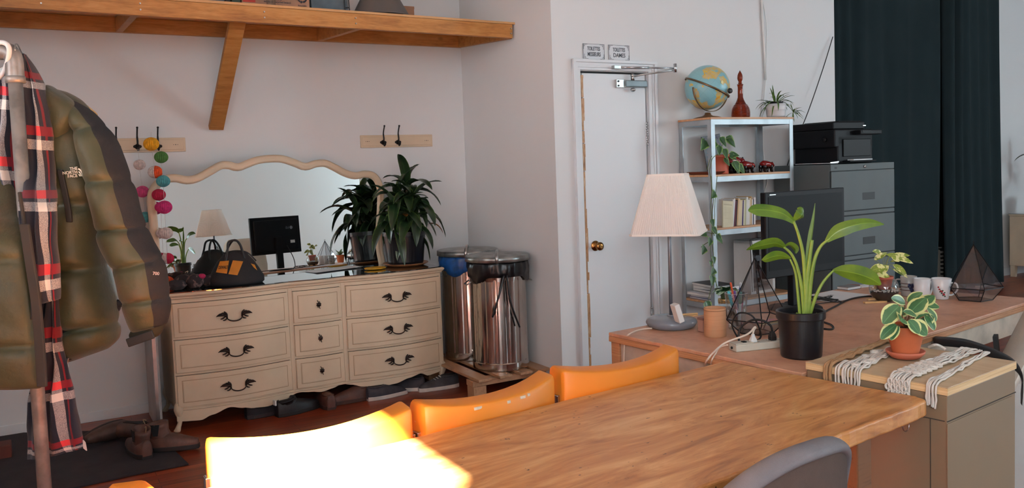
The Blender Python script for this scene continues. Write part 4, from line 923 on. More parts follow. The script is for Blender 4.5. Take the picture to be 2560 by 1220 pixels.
q = PY(390,684,2.632); o = text('700', .014, M('logo_red_white',(214,190,186),.6), jk, (0,0,0), (PI/2,0,0), font_bold=True); o.matrix_local = parent_mat(jk).inverted() @ (Matrix.Translation(q) @ Matrix.Rotation(math.radians(5),4,'Y') @ Matrix.Rotation(PI/2,4,'X'))
bandpx([(168,896),(166,906),(168,918)], 7, 2.72, 'zip_pull', STEEL, jk, .006)
# black gloves tucked behind the jacket
gl = thing('black_gloves', 'pair of black gloves poking out behind the green jacket by its pocket', 'gloves', PY(275,740,2.86), 0)
for (x0,y0),(x1,y1),r in (((262,705),(272,716),.018),((270,765),(298,768),.020),((282,758),(306,760),.014),((280,785),(290,790),.013)):
    MB().tube(smoothpath([PY(x0-14,y0,2.87),PY(x0,y0,2.86),PY(x1,y1,2.86)],5), [r*.8]*5+[r]*4+[r*.75]*2, 12).build('finger', M('black_knit',(30,30,34),.9), gl, smooth=True, world=True)
# wooden hanger under the shoulders
hg = thing('wooden_hanger', 'pale wooden coat hanger whose end shows at the jacket shoulder', 'hanger', PY(150,250,2.86), 0)
pts = [PY(243,292,2.87),PY(222,281,2.87),PY(195,270,2.87),PY(160,264,2.86),PY(110,262,2.84),PY(60,250,2.80)]
sp = smoothpath(pts,5); rs = [[p+Vector((0,-.008,.010+.012*min(1,i/6))),p+Vector((0,.008,.010+.012*min(1,i/6))),p+Vector((0,.008,-.008)),p+Vector((0,-.008,-.008))] for i,p in enumerate(sp)]
MB().loft(rs).build('arm', wood('hanger_wood',(212,166,110),(188,138,84),sc=(2,14,14)), hg, world=True, bevel=.004)
MB().tube(smoothpath([PY(60,250,2.80),PY(60,150,2.78),PY(52,128,2.74),PY(44,112,2.68),PY(38,112,2.60),PY(38,126,2.58)],6), .0022, 8).build('hook', STEEL, hg, world=True, smooth=True)
wh = thing('white_hanger', 'white plastic hanger hooked over the top pipe at far left', 'hanger', PY(10,150,2.6), 0)
MB().tube(smoothpath([PY(-25,116,2.60),PY(4,106,2.59),PY(22,118,2.585),PY(20,150,2.60),PY(6,185,2.64),PY(-20,205,2.66),PY(0,178,2.66),PY(28,168,2.70)],6), .0075, 10).build('frame', WHP, wh, world=True, smooth=True)
# plaid scarf
def plaid():
    t = NT('navy_red_white_plaid'); tc = t.n('ShaderNodeTexCoord'); sp = t.n('ShaderNodeSeparateXYZ'); t.l(tc.outputs['UV'], sp.inputs[0])
    def band(sock, per, a, b, soft=.004):
        f = t.math('FRACT', t.math('MULTIPLY', sock, per)); return t.math('MULTIPLY', t.math('GREATER_THAN', f, a), t.math('LESS_THAN', f, b))
    c = t.mix(t.noise(t.coord(), 5, 3), (24,26,38), (32,36,52))
    U, V = sp.outputs[0], sp.outputs[1]
    wv = t.noise(t.coord(scale=(1,1,1)), 1100, 2); spk = t.mix(t.ramp(wv,[(.45,(0,0,0)),(.55,(255,255,255))]), (70,70,84), (196,190,186))
    c = t.mix(band(U,2,.17,.21), c, (120,20,34)); c = t.mix(band(U,2,.26,.36), c, spk)
    c = t.mix(band(V,1,.50,.64), c, (126,18,36)); c = t.mix(band(V,1,.70,.84), c, spk)
    x = t.math('MULTIPLY', band(U,2,.26,.36), band(V,1,.50,.64)); c = t.mix(x, c, (236,70,76))
    x = t.math('MULTIPLY', band(U,2,.26,.36), band(V,1,.70,.84)); c = t.mix(x, c, (232,222,212))
    t.base(c); t.set(.95); t.b.inputs['Sheen Weight'].default_value = .2; t.bump(wv, .6, .002); return t.m
PLD = plaid()
sc_ = thing('plaid_scarf', 'navy scarf with red and white plaid stripes draped down the open jacket front', 'scarf', (rx,RY,.5), 0)
def scarf(rows, reps, name='scarf_fall', n=80, fold=.35):
    mb = MB(); rs = garment(rows, n, seg=40, fold=fold); seg=40; vs = []; uvs = []
    for j, r in enumerate(rs):
        r2 = r+[r[0]]
        for i, p in enumerate(r2): vs.append(p); uvs.append((i/seg, j/n*reps))
    w = seg+1; fs = [(j*w+i,j*w+i+1,(j+1)*w+i+1,(j+1)*w+i) for j in range(n) for i in range(seg)]
    mb.add(vs, fs, uvs); return mb.build(name, PLD, sc_, smooth=True, world=True)
scarf([(58,132,64,136,2.74,.008),(54,165,84,170,2.74,.03),(46,212,108,218,2.73,.045),(48,265,122,270,2.72,.05),(58,330,132,335,2.71,.05),(68,400,134,404,2.70,.045),(60,460,138,460,2.66,.045),(52,520,140,520,2.57,.04),(54,600,142,600,2.55,.035),(62,680,148,676,2.55,.032),(74,756,148,742,2.55,.026),(86,764,148,748,2.56,.010)], 4.4)
scarf([(-70,150,30,172,2.76,.02),(-70,200,50,215,2.75,.04),(-70,280,56,290,2.74,.05),(-60,360,48,372,2.74,.05),(-30,440,52,450,2.74,.045),(10,520,62,530,2.73,.035),(52,620,84,620,2.72,.03),(70,720,110,720,2.72,.03)], 3.2)
scarf([(98,738,146,742,2.70,.02),(100,800,150,805,2.70,.028),(104,880,160,885,2.70,.03),(92,930,172,925,2.71,.035),(76,990,184,985,2.72,.04),(70,1060,196,1052,2.73,.04),(70,1120,208,1108,2.74,.035),(70,1148,212,1120,2.74,.02)], 3.1, fold=.5)
tf = MB()
for i in range(7): a = PY(208+i*.8,1100+i,2.73); tf.tube([a,a+Vector((.003*i/6,0,-.028))],.0018,5)
tf.build('tassels', M('lace_white',(206,200,196)), sc_, world=True)
# ------------------------------------------------------------------ metal shelving unit by the door wall
SU0, SU1, SN0, SN1 = .985, 1.742, -1.585, -1.275
su = thing('shelving_unit', 'galvanised steel shelving unit with wooden shelves beside the narrow door', 'shelving unit', W3(SU0,SN1,0), TH)
SW, SD = SU1-SU0, SN1-SN0
WB = wood('beech_shelf', (196,146,104), (176,124,84), (210,164,122), sc=(1,10,10), rough=.45, ring=2.5, bump=.03)
for x_, sx in ((0,1),(SW,-1)):
    for y_, sy in ((0,-1),(-SD,1)):
        mb = MB(); mb.box((min(x_,x_+sx*.034),min(y_,y_+sy*.0025),.0),(max(x_,x_+sx*.034),max(y_,y_+sy*.0025),1.713)); mb.box((min(x_,x_+sx*.0025),min(y_,y_+sy*.034),0),(max(x_,x_+sx*.0025),max(y_,y_+sy*.034),1.713)); mb.build('post', GM, su)
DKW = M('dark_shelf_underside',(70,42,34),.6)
for zt2 in (1.7305,1.358,1.008,.520,.12):
    mb = MB().box((-.006 if zt2 > 1.7 else .004,-SD-.006 if zt2 > 1.7 else -SD+.003,zt2-.013),(SW+.004 if zt2 > 1.7 else SW-.004,.0 if zt2>1.7 else -.004,zt2)); mb.build('shelf_board', WB, su, bevel=.001)
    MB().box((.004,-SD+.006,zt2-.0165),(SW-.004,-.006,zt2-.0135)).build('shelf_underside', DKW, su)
    zf = zt2-.0135
    for a,b in (((.003,-SD+.0008,zf-.034),(SW-.003,-SD+.0035,zf)),((.003,-.0045,zf-.034),(SW-.003,-.0015,zf)),((.0005,-SD+.003,zf-.034),(.0032,-.003,zf)),((SW-.0032,-SD+.003,zf-.034),(SW-.0005,-.003,zf))): MB().box(a,b).build('rail', GM, su)
def sh_pt(px, n, z): p = PN(px, 300, n); s_ = toW(p)[0]; return W3(s_, n, z)
def sh_s(px, n): # s coordinate where a vertical at this n meets pixel column (at mid height)
    return toW(PN(px, 420, n))[0]
# globe
gc_ = PN(1768,219,-1.43); GR = .148
gb = thing('globe', 'pale blue world globe in bronze cradle on top of the metal shelves', 'globe', (gc_.x,gc_.y,1.7312), TH)
G = NT('globe_map'); v_ = G.coord(loc=(.37,.1,.2)); ln = G.noise(v_, 9.5, 5, .55, .2); c_ = G.ramp(G.noise(G.coord(), 26, 2), [(.35,(206,176,96)),(.5,(196,180,140)),(.62,(222,190,70)),(.75,(216,140,84))])
cc2 = G.mix(G.ramp(ln, [(.50,(0,0,0)),(.515,(255,255,255))]), (132,186,196), c_)
sx = G.n('ShaderNodeSeparateXYZ'); G.l(G.coord(), sx.inputs[0]); 
at = G.math('ARCTAN2', sx.outputs[1], sx.outputs[0]); gl_ = G.math('LESS_THAN', G.math('ABSOLUTE', G.math('SINE', G.math('MULTIPLY', at, 6))), .03); g2 = G.math('LESS_THAN', G.math('ABSOLUTE', G.math('SINE', G.math('MULTIPLY', sx.outputs[2], 84))), .035)
cc2 = G.mix(G.math('MULTIPLY', G.math('MAXIMUM', gl_, g2), .4), cc2, (90,120,130)); G.base(cc2); G.set(.28)
gz = gc_.z-1.7312
o = MB().ball((0,0,0), GR, 56, 32).build('sphere', G.m, gb, smooth=True); o.location = (0,0,gz); o.rotation_euler = (math.radians(38),math.radians(24),.6)
BRZ = M('aged_bronze',(134,110,84),.35,.9,.2)
ring = []
Rm = Matrix.Rotation(math.radians(20),3,'Y') @ Matrix.Rotation(math.radians(16),3,'X')
for i in range(64): a = 2*PI*i/64; ring.append(Rm @ Vector(((GR+.009)*math.cos(a),(GR+.009)*math.sin(a),0))+Vector((0,0,gz)))
mb = MB(); rs = []
nz = Rm @ Vector((0,0,1))
for i in range(65):
    p = ring[i%64]; r_ = (p-Vector((0,0,gz))).normalized(); rs.append([p+r_*.002+nz*.006,p+r_*.002-nz*.006,p-r_*.002-nz*.006,p-r_*.002+nz*.006])
mb.loft(rs, cap=False).build('horizon_ring', BRZ, gb, smooth=True)
mb = MB(); pts = [(-.10*1-.055*math.cos(0),-.03,gz+.01)]
pts = [((GR+.013)*math.cos(a)*.97, -.03*math.cos(a*1.0)*0-.035, gz+(GR+.013)*math.sin(a)) for a in [PI+.02+(PI-.45)*i/28 for i in range(29)]]
rs = []
for i,p in enumerate(pts): p = Vector(p); r_ = (p-Vector((0,p.y,gz))).normalized(); rs.append([p+r_*.002+Vector((0,-.006,0)),p+r_*.002+Vector((0,.006,0)),p-r_*.002+Vector((0,.006,0)),p-r_*.002+Vector((0,-.006,0))])
mb.loft(rs).build('cradle_arm', BRZ, gb, smooth=True)
MB().lathe([(.001,0),(.095,0),(.097,.004),(.07,.012),(.035,.018),(.022,.026),(.018,.04),(.001,.042)], seg=40).build('base', M('brown_wood_base',(126,92,64),.4,.2), gb, smooth=True)
o_ = MB().lathe([(.001,-.006),(.017,-.006),(.018,.004),(.001,.006)], seg=20, ax='y').build('axis_cap', M('dark_cap',(44,34,30),.4), gb, smooth=True); o_.location = (.055,-GR-.006,gz-.035)
o_ = MB().lathe([(.001,-.001),(.011,-.001),(.011,.001),(.001,.001)], seg=20, ax='y').build('map_badge', M('badge_yellow',(214,206,140),.4), gb); o_.location = (-.012,-GR-.0035,gz+.02)
# amber bottle
bt_p = sh_pt(1852,-1.47,1.7312); AMB = NT('amber_glass'); AMB.base((150,52,18)); AMB.set(.06, 0, Transmission_Weight=.75, IOR=1.45)
bo = thing('glass_bottle', 'tall amber glass decanter with ribbed body and pointed stopper on the metal shelves', 'bottle', tuple(bt_p), TH)
prof = [(.001,0),(.056,0),(.060,.008)]
for i in range(40): t = i/39; z_ = .01+.085*t; r_ = .062*math.sqrt(max(.05,1-(max(0,t-.25)/.75)**2*.62))+(.0022*math.sin(t*2*PI*9)); prof.append((r_,z_))
prof += [(.032,.105),(.024,.122),(.018,.14),(.0165,.21),(.0185,.215),(.0175,.22),(.021,.224),(.021,.228),(.013,.231),(.001,.231)]
MB().lathe(prof, seg=40, flute=lambda a,z: 1+.012*math.sin(14*a)).build('body', AMB.m, bo, smooth=True)
pr2 = [(.001,.2315),(.012,.233),(.016,.237),(.010,.241),(.011,.246),(.0175,.262),(.0185,.272),(.0165,.29),(.012,.302),(.005,.314),(.001,.322)]
MB().lathe(pr2, seg=16, flute=lambda a,z: 1+.04*math.sin(8*a)).build('stopper', AMB.m, bo, smooth=True)
# spider plant
WC_ = M('white_glaze',(222,222,224),.25,0,.03)
sp_p = sh_pt(1940,-1.47,1.7312)
spl = thing('spider_plant', 'spider plant in white ceramic pot on right end of the metal shelves top', 'plant', tuple(sp_p), TH)
MB().lathe([(.001,0),(.078,0),(.080,.005),(.001,.005)], seg=36).build('saucer', M('brown_saucer',(96,60,46),.4), spl, smooth=True)
MB().lathe([(.001,.0055),(.060,.0055),(.064,.02),(.068,.055),(.069,.056),(.0675,.059),(.069,.062),(.070,.098),(.066,.098),(.062,.02),(.001,.02)], seg=48).build('pot', WC_, spl, smooth=True)
MB().lathe([(.001,.094),(.045,.094),(.050,.112),(.047,.112),(.044,.10),(.001,.10)], seg=30).build('inner_pot', POTM, spl)
SPM = leafm('spider_leaf',(112,142,64),(70,110,48),(48,84,36),.42,.4); R = random.Random(4)
f_ = MB()
for i in range(34):
    az = i*2.4; el = R.uniform(.15,1.35); f_.leaf((.012*math.cos(az),.012*math.sin(az),.10), (math.cos(az)*math.cos(el),math.sin(az)*math.cos(el)*.8,math.sin(el)), R.uniform(.09,.16), R.uniform(.010,.015), R.uniform(.6,2.2), .3, R.uniform(-.4,.4), nl=8, nw=2)
f_.leaf((-.01,0,.10),(-.95,-.2,.5),.15,.012,.9,.3,nl=8,nw=2); f_.leaf((.0,0,.10),(.5,-.1,.9),.15,.013,1.2,.3,nl=8,nw=2)
f_.build('foliage', SPM, spl, smooth=True)
MB().tube(smoothpath([(.04,-.02,.10),(.09,-.04,.09),(.115,-.05,.05),(.10,-.06,.03)],5), .0016, 6).build('runner', M('pale_stem',(168,160,96),.6), spl, smooth=True)
f_ = MB()
for i in range(20):
    az = i*2.4; el = R.uniform(-.5,1.0); f_.leaf((.10,-.065,.035), (math.cos(az)*math.cos(el)+.3,math.sin(az)*math.cos(el)*.6-.35,math.sin(el)), R.uniform(.05,.10), .008, R.uniform(.6,2), .3, R.uniform(-.4,.4), nl=6, nw=2)
f_.build('plantlet', SPM, spl, smooth=True)
# pothos in terracotta coloured plastic pot with trailing vines
TC = M('terracotta_plastic',(196,96,72),.5,0,.06)
po_p = sh_pt(1799,-1.47,1.3588)
po = thing('pothos_plant', 'trailing pothos in terracotta pot on the second metal shelf, vines down the post', 'plant', tuple(po_p), TH)
MB().lathe([(.001,0),(.050,0),(.053,.004),(.054,.022),(.053,.024),(.056,.11),(.062,.111),(.064,.130),(.059,.130),(.056,.118),(.001,.115)], seg=40).build('pot', TC, po, smooth=True)
POL = leafm('pothos_leaf',(52,90,42),(34,66,32),(128,156,84),.2,.35); POG = leafm('pothos_green',(54,96,46),(34,68,34),None,.1,.35)
heart = lambda q: (min(1,(q/.18))**.6 if q < .18 else (1-((q-.18)/.82)**1.5))*1.0+.02
inv = parent_mat(po).inverted()
vm = MB(); lm = MB(); R = random.Random(8)
def plf(px, py, n, L, ang, tilt=.2, mbx=None, w=.8):
    p = inv @ PN(px,py,n); a = math.radians(ang); d = Vector((math.cos(a),-.35,math.sin(a)))
    (mbx or lm).leaf(p, d, L*1.3, L*w*1.3, .5, .12, R.uniform(-.3,.3), up=(0,-1,.35), nl=9, nw=6, prof=heart)
def vine(pts, n): vm.tube(smoothpath([inv @ PN(x,y,n) for x,y in pts],6), .0022, 6)
NV = -1.615
vine([(1796,385),(1782,395),(1777,412),(1774,428),(1777,445),(1780,470),(1784,500),(1781,530),(1782,565),(1786,590)],NV); vine([(1780,390),(1773,405),(1768,425)],NV-.0)
vine([(1778,440),(1779,480),(1777,520),(1780,560),(1779,600),(1784,640),(1780,670),(1785,700),(1778,720),(1772,745),(1769,765)],NV)
vine([(1793,440),(1790,470),(1787,520),(1786,560),(1779,590),(1776,620),(1781,660),(1790,705),(1791,730)],NV); vine([(1785,695),(1796,725),(1790,735)],NV)
vine([(1780,600),(1760,612),(1753,618)],NV); vine([(1786,585),(1772,582),(1765,582)],NV)
for px,py,L,a in ((1789,482,.055,190),(1777,548,.045,-70),(1780,568,.05,-60),(1766,582,.055,178),(1777,596,.05,215),(1763,617,.055,205),(1790,588,.055,-40),(1782,640,.04,-95),(1787,672,.05,205),(1780,688,.055,250),(1778,694,.04,-80),(1764,752,.07,-82),(1777,652,.03,-120)): plf(px,py,NV-.004,L,a)
for px,py,L,a,n in ((1765,352,.075,215,-1.54),(1776,345,.06,-75,-1.54),(1800,343,.06,-60,-1.5),(1815,342,.075,-50,-1.48),(1797,362,.06,-115,-1.53),(1790,355,.05,210,-1.53),(1808,372,.06,-70,-1.53),(1822,385,.055,-30,-1.52),(1833,402,.075,-75,-1.53),(1843,412,.065,-50,-1.53),(1826,388,.05,20,-1.52),(1810,395,.05,-60,-1.54)): plf(px,py,n,L,a)
for pts in ([(1798,380),(1790,355),(1775,348)],[(1800,380),(1812,350),(1828,345),(1832,352)],[(1798,382),(1812,375),(1822,392),(1832,400)],[(1800,384),(1806,402),(1816,408),(1840,410)],[(1797,380),(1780,352),(1765,352)]): vine(pts,-1.5)
vm.build('vine', M('vine_stem',(98,112,58),.6), po, smooth=True); lm.build('foliage', POL, po, smooth=True)
for q_ in ((.05,.0,.0),): MB().lathe([(.001,.114),(.055,.114)], seg=20, cap=False).build('soil', M('dark_soil',(44,32,24)), po)
# magazine leaning behind it
mp = sh_pt(1786,-1.33,1.3588); mg = thing('magazine', 'dark magazine leaning upright behind the pothos on second metal shelf', 'magazine', tuple(mp), TH)
MAGM = NT('dark_cover_print'); v_ = MAGM.coord(); MAGM.base(MAGM.ramp(MAGM.noise(v_, 13, 4, .7), [(.35,(34,30,36)),(.48,(70,60,66)),(.58,(60,74,88)),(.68,(150,84,66))])); MAGM.set(.4)
A_ = math.radians(10)
o = MB().box((-.085,-.003,0),(.085,.003,.27)).build('cover', MAGM.m, mg); o.location = (0,-.02,0); o.rotation_euler = (math.radians(-6),math.radians(-7),0)
mh = MB(); R = random.Random(9)
for i in range(9):
    x = -.07+i*.0165; q = R.choice((0,1,2)); 
    if q == 0: mh.tube([(x,-.004,.238),(x,-.004,.260),(x+.01,-.004,.238),(x+.01,-.004,.26)],.0014,5)
    elif q == 1: mh.tube([(x+.01,-.004,.26),(x,-.004,.26),(x,-.004,.238),(x+.01,-.004,.238)],.0014,5)
    else: mh.tube([(x,-.004,.238),(x,-.004,.26),(x+.009,-.004,.256),(x,-.004,.248)],.0014,5)
mo = mh.build('masthead', M('masthead_pale',(170,176,196),.5), mg); mo.location = (0,-.02,0); mo.rotation_euler = (math.radians(-6),math.radians(-7),0)
# red brown tray on the left of the second shelf
tr_ = thing('wooden_tray', 'red-brown wooden tray on left end of the second metal shelf', 'tray', tuple(W3(1.075,-1.43,1.3588)), TH)
MB().loft([[(x,y,z_) for x,y in ((-a,-b),(a,-b),(a,b),(-a,b))] for a,b,z_ in ((.05,.09,0),(.065,.12,.018),(.061,.116,.018),(.047,.086,.004))]).build('tray', M('red_brown_wood',(120,60,44),.4), tr_, bevel=.002)
# three glazed bear figurines
GLZ = NT('red_black_glaze'); v_ = GLZ.coord(); sz = GLZ.n('ShaderNodeSeparateXYZ'); GLZ.l(v_, sz.inputs[0]); mk_ = GLZ.math('ADD', sz.outputs[2], GLZ.math('MULTIPLY', GLZ.noise(v_, 30, 3), .02)); GLZ.base(GLZ.ramp(mk_, [(.038,(22,12,14)),(.052,(128,24,22))])); GLZ.set(.12)
BK2 = M('black_glaze',(20,12,14),.15)
def bear(label, px, n, k, flip=1):
    t = thing('bear_figurine', label, 'figurine', tuple(sh_pt(px,n,1.3588)), TH, None); t.scale = (k,k,k)
    sk = [((-.036,0,.038),.020),((-.02,0,.047),.0245),((0,0,.048),.022),((.022,0,.044),.0215),((.038,0,.046),.016),((.050,0,.044),.0145),((.058,0,.040),.010),((.068,0,.036),.0062)]
    rs = []; P_ = smoothpath([Vector(p) for p,r in sk],4); rr_ = [r for p,r in sk]; RR = [rr_[0]*.4]+[rr_[min(i//4,7)]+(rr_[min(i//4+1,7)]-rr_[min(i//4,7)])*((i%4)/4) for i in range(1,len(P_))]; RR[-1] *= .6
    MB().tube(P_, RR, 20).build('body', GLZ.m, t, smooth=True)
    for x,y,l in ((-.034,.011,-.004),(-.026,-.011,.006),(.022,.010,-.004),(.030,-.010,.008)):
        MB().tube(smoothpath([(x,y,.042),(x+l*.4,y,.02),(x+l,y,.006),(x+l+.007,y,.004)],4), [.013]*4+[.0095]*4+[.0085]*4+[.0055], 12).build('leg', BK2, t, smooth=True)
    for y in (-.009,.009): MB().ball((.046,y,.057),(.0045,.003,.0055),10,8).build('ear', BK2, t, smooth=True)
    return t
bear('small red and black glazed bear in the middle of the row of three', 1864, -1.50, 1.15); bear('small red and black glazed bear at right of row on second metal shelf', 1913, -1.50, 1.12)
bear('large red and black glazed bear behind the pothos leaves', 1829, -1.42, 1.75)
# books on the third shelf
bc = [((214,206,176),.010),((206,202,196),.012),((222,222,224),.013),((96,38,54),.016),((30,20,22),.007),((196,160,120),.010),((214,196,160),.012),((220,204,168),.010),((208,198,166),.013),((62,42,110),.010),((206,204,176),.014),((180,178,140),.010),((218,216,212),.016),((224,222,218),.013),((214,200,176),.011),((196,160,110),.008),((222,220,218),.010),((60,72,96),.008),((220,214,214),.015)]
bnm = ['cream','off-white','white','maroon','black','tan','beige','pale yellow','parchment','purple','ivory','khaki','white','snow-white','sand','ochre','milky','slate blue','pale pink']
x = sh_s(1790,-1.52); R = random.Random(12); lean = .10
names = ['cream front-facing paperback at left end of the book row','off-white paperback second in the book row, beside front-facing cover','white leaning paperback left of the maroon book','maroon book in the row on third metal shelf','thin black book right of the maroon book','tan paperback right of the thin black book','beige paperback between tan and pale yellow ones','pale yellow paperback two left of the purple book','parchment-coloured paperback just left of the purple book','purple-spined book in the row on third metal shelf','ivory paperback just right of the purple book','khaki paperback beyond the ivory one','wide white paperback right of the khaki one','bright white paperback right of wide white one','sand-coloured paperback right of bright white one','thin ochre paperback near right end of the row','white paperback left of the slate blue one','thin slate blue book near right end of the row','pale pink-white paperback at right end of the book row']
for i,(c,w) in enumerate(bc):
    h = R.uniform(.168,.192) if i else .178
    mt = M('book_%d'%i, c, .65, 0, .06); yy = -1.555
    t = thing('paperback', names[i], 'book', tuple(W3(x,yy,1.0085)), TH, 'paperbacks on the third metal shelf')
    if i == 0:
        t.location = W3(x,-1.575,1.0085); o = MB().box((0,-.0,.0),(.092,.012,h)).build('cover', mt, t, bevel=.0015); o.rotation_euler = (math.radians(-5),math.radians(6),0)
        mb = MB()
        for zz in (.155,.150): mb.box((.006,-.001,zz),(.08,.0005,zz+.0015))
        for zz in [.06+.01*k for k in range(8)]: mb.box((.012,-.001,zz),(.072,.0005,zz+.0008))
        oo = mb.build('cover_print', M('faded_print',(150,130,104),.7), o); x += .088; continue
    tl = lean*max(0,1-i/14)+.03
    d = .128+R.uniform(-.01,.01)
    ma = Matrix.Rotation(tl, 4, 'Y'); o = MB().box((0,-.0,0),(w,d,h)); 
    o.v = [ma @ p + Vector((0,0,w*math.sin(tl))) for p in o.v]; o.build('spine_and_cover', mt, t, bevel=.001)
    pg = MB().box((.0015,.003,h-.002),(w-.0015,d+.001,h+.0006)); pg.v = [ma @ p + Vector((0,0,w*math.sin(tl))) for p in pg.v]; pg.build('pages', M('page_edges',(224,214,190),.8), t)
    x += w+.0012
# lying books on the lower shelf
st = [((196,198,204),.014,.20,'white-spined book lying just above the blue book',0),((72,82,140),.012,.20,'thin blue book at the bottom of the stack on the lower metal shelf',0)]
stack = [('thin blue book, the lowest in the stack on the lower metal shelf',(74,84,146),.012,.215,0),('white book second from the bottom in the stack on lower shelf',(216,216,220),.017,.215,.01),('white book with dark cover, third from the bottom of the stack',(206,206,210),.017,.21,-.02),('black book under the upper white book in the stack',(28,28,32),.018,.17,.03),('white-spined book one below the top of the stack',(222,222,226),.021,.20,.035),('black book on top of the stack on lower metal shelf',(34,34,38),.019,.16,.02)]
z_ = .5205
for k,(lb_,c,th_,wd,off) in enumerate(stack):
    t = thing('lying_book', lb_, 'book', tuple(W3(1.008+off+wd/2,-1.44,z_)), TH+(-.03,.02,.05,-.06,.04,-.10)[k], 'books lying on the lower metal shelf')
    MB().box((-wd/2,-.125,0),(wd/2,.125,.0015)).build('cover', M('flat_book_%d'%k,c,.5,0,.05), t); MB().box((-wd/2,-.125,th_-.0022),(wd/2,.125,th_-.0006)).build('cover', M('flat_book_%d'%k,c), t)
    MB().box((-wd/2,-.1253,0),(wd/2,-.1235,th_-.0006)).build('spine', M('flat_book_%d'%k,c), t); MB().box((-wd/2+.002,-.123,.0016),(wd/2-.002,.122,th_-.0023)).build('pages', M('page_white',(226,224,218),.8), t)
    sp_ = MB(); sp_.box((-wd*.35,-.126,th_*.4),(wd*.25,-.1253,th_*.62)); sp_.build('spine_print', WHP if sum(c) < 200 else INK, t); z_ += th_+.0002
# white framed dark case with wire loop on the lower shelf
ps = sh_s(1856,-1.44)
cs_ = thing('open_case', 'white framed case with dark inside standing on lower metal shelf behind the monitor', 'case', tuple(W3(ps,-1.50,.5205)), TH)
for a,b in (((0,0,0),(.025,.16,.37)),((.0,0,.345),(.235,.16,.37)),((.21,0,0),(.235,.16,.37)),((0,0,0),(.235,.16,.02))): MB().box(a,b).build('frame_side', WHP, cs_, bevel=.002)
MB().box((.025,.12,.02),(.21,.13,.345)).build('back_panel', M('near_black',(14,14,18),.5), cs_)
mb = MB(); 
for a,b in (((.04,.05,.10),(.19,.06,.16)),((.05,.04,.22),(.14,.09,.26)),((.03,.03,.05),(.2,.05,.07))): mb = MB().box(a,b); mb.build('inner_shelf', M('dark_grey_metal',(58,58,62),.4,.4), cs_, bevel=.002)
MB().tube([(.0,-.012,.02),(-.012,-.012,.38),(.24,-.012,.395)],.003,6).build('wire', BLK, cs_); MB().tube([(.0,-.01,.385),(.035,-.012,.10),(.05,-.01,.0)],.003,6).build('wire', BLK, cs_)
# ------------------------------------------------------------------ filing cabinet and printer
FG = M('grey_green_metal', (90,98,99), .6, 0, .04, 4)
fc = thing('filing_cabinet', 'tall grey four-drawer filing cabinet with the printer on top', 'filing cabinet', tuple(W3(1.872,-1.79,0)), TH)
FW, FD, FH = .672, .50, 1.394
MB().box((0,.012,0),(FW,FD,FH)).build('body', FG, fc, bevel=.004)
MB().box((.0,.0,FH-.045),(FW,.0118,FH)).build('top_panel', FG, fc, bevel=.002)
DKG = M('cabinet_shadow_gap',(38,42,44),.7)
MB().box((.003,.004,.0),(FW-.003,.0115,FH-.046)).build('gap_panel', DKG, fc)
for k in range(4):
    z1_ = FH-.050-k*.313
    d = MB().box((.002,-.004,z1_-.272),(FW-.004,.0035,z1_)).build('drawer', FG, fc, bevel=.002)
    MB().box((.002,-.003,z1_-.305),(FW-.004,.0035,z1_-.279)).build('lower_strip', FG, fc, bevel=.002)
    MB().box((.32,-.0055,z1_-.205),(.45,-.0035,z1_-.155)).build('handle', M('handle_black',(14,15,17),.5), d, bevel=.002)
MB().cyl((.35,-.001,FH-.022),(.35,-.006,FH-.022),.010,16).build('lock', STEEL, fc, smooth=True); MB().box((.04,-.001,FH-.030),(.06,.002,FH-.018)).build('label_plate', BLK, fc)
PBM = M('printer_black',(17,18,22),.5,0,.1,8,0,60,None,Specular_IOR_Level=.2); PG = M('printer_gloss',(12,13,15),.4,0,.05,8,0,60,None,Specular_IOR_Level=.15)
pr = thing('printer', 'black multifunction printer on top of the grey filing cabinet', 'printer', tuple(W3(2.0,-1.765,FH+.001)), TH)
MB().box((0,.02,.0),(.37,.40,.20)).build('body', PBM, pr, bevel=.012, seg=3); MB().box((-.03,.02,.115),(.37,.40,.24)).build('upper_body', PBM, pr, bevel=.010, seg=3)
MB().box((-.03,.03,.2405),(.30,.40,.292)).build('scanner_lid', PBM, pr, bevel=.008, seg=3); MB().box((.06,.06,.292),(.30,.36,.300)).build('document_feeder', PBM, pr, bevel=.006)
MB().box((.17,-.035,.20),(.40,.05,.232)).build('control_panel', PBM, pr, bevel=.006); MB().box((.19,-.037,.212),(.28,-.034,.228)).build('panel_screen', PG, pr)
MB().box((.05,.012,.05),(.34,.02,.17)).build('front_panel', PG, pr, bevel=.003); MB().box((.05,-.04,.012),(.33,.05,.022)).build('paper_tray', PBM, pr, bevel=.003); MB().box((.10,-.03,.0225),(.30,.04,.030)).build('paper', PAP, pr)
MB().cyl((-.03,.10,.17),(-.042,.10,.17),.015,14).build('side_knob', PBM, pr, smooth=True)
MB().box((.28,.0285,.262),(.31,.0295,.268)).build('badge', STEEL, pr)
tr2 = thing('letter_tray', 'flat dark tray with white papers on the cabinet left of the printer', 'tray', tuple(W3(1.885,-1.775,FH+.001)), TH)
MB().box((0,.0,0),(.085,.34,.006)).build('tray_base', PBM, tr2, bevel=.002); MB().box((.0,.0,.0062),(.08,.30,.010)).build('papers', PAP, tr2); MB().bar((.0,.0,.012),(.085,.0,.016),.006,.008).build('tray_lip', STEEL, tr2)
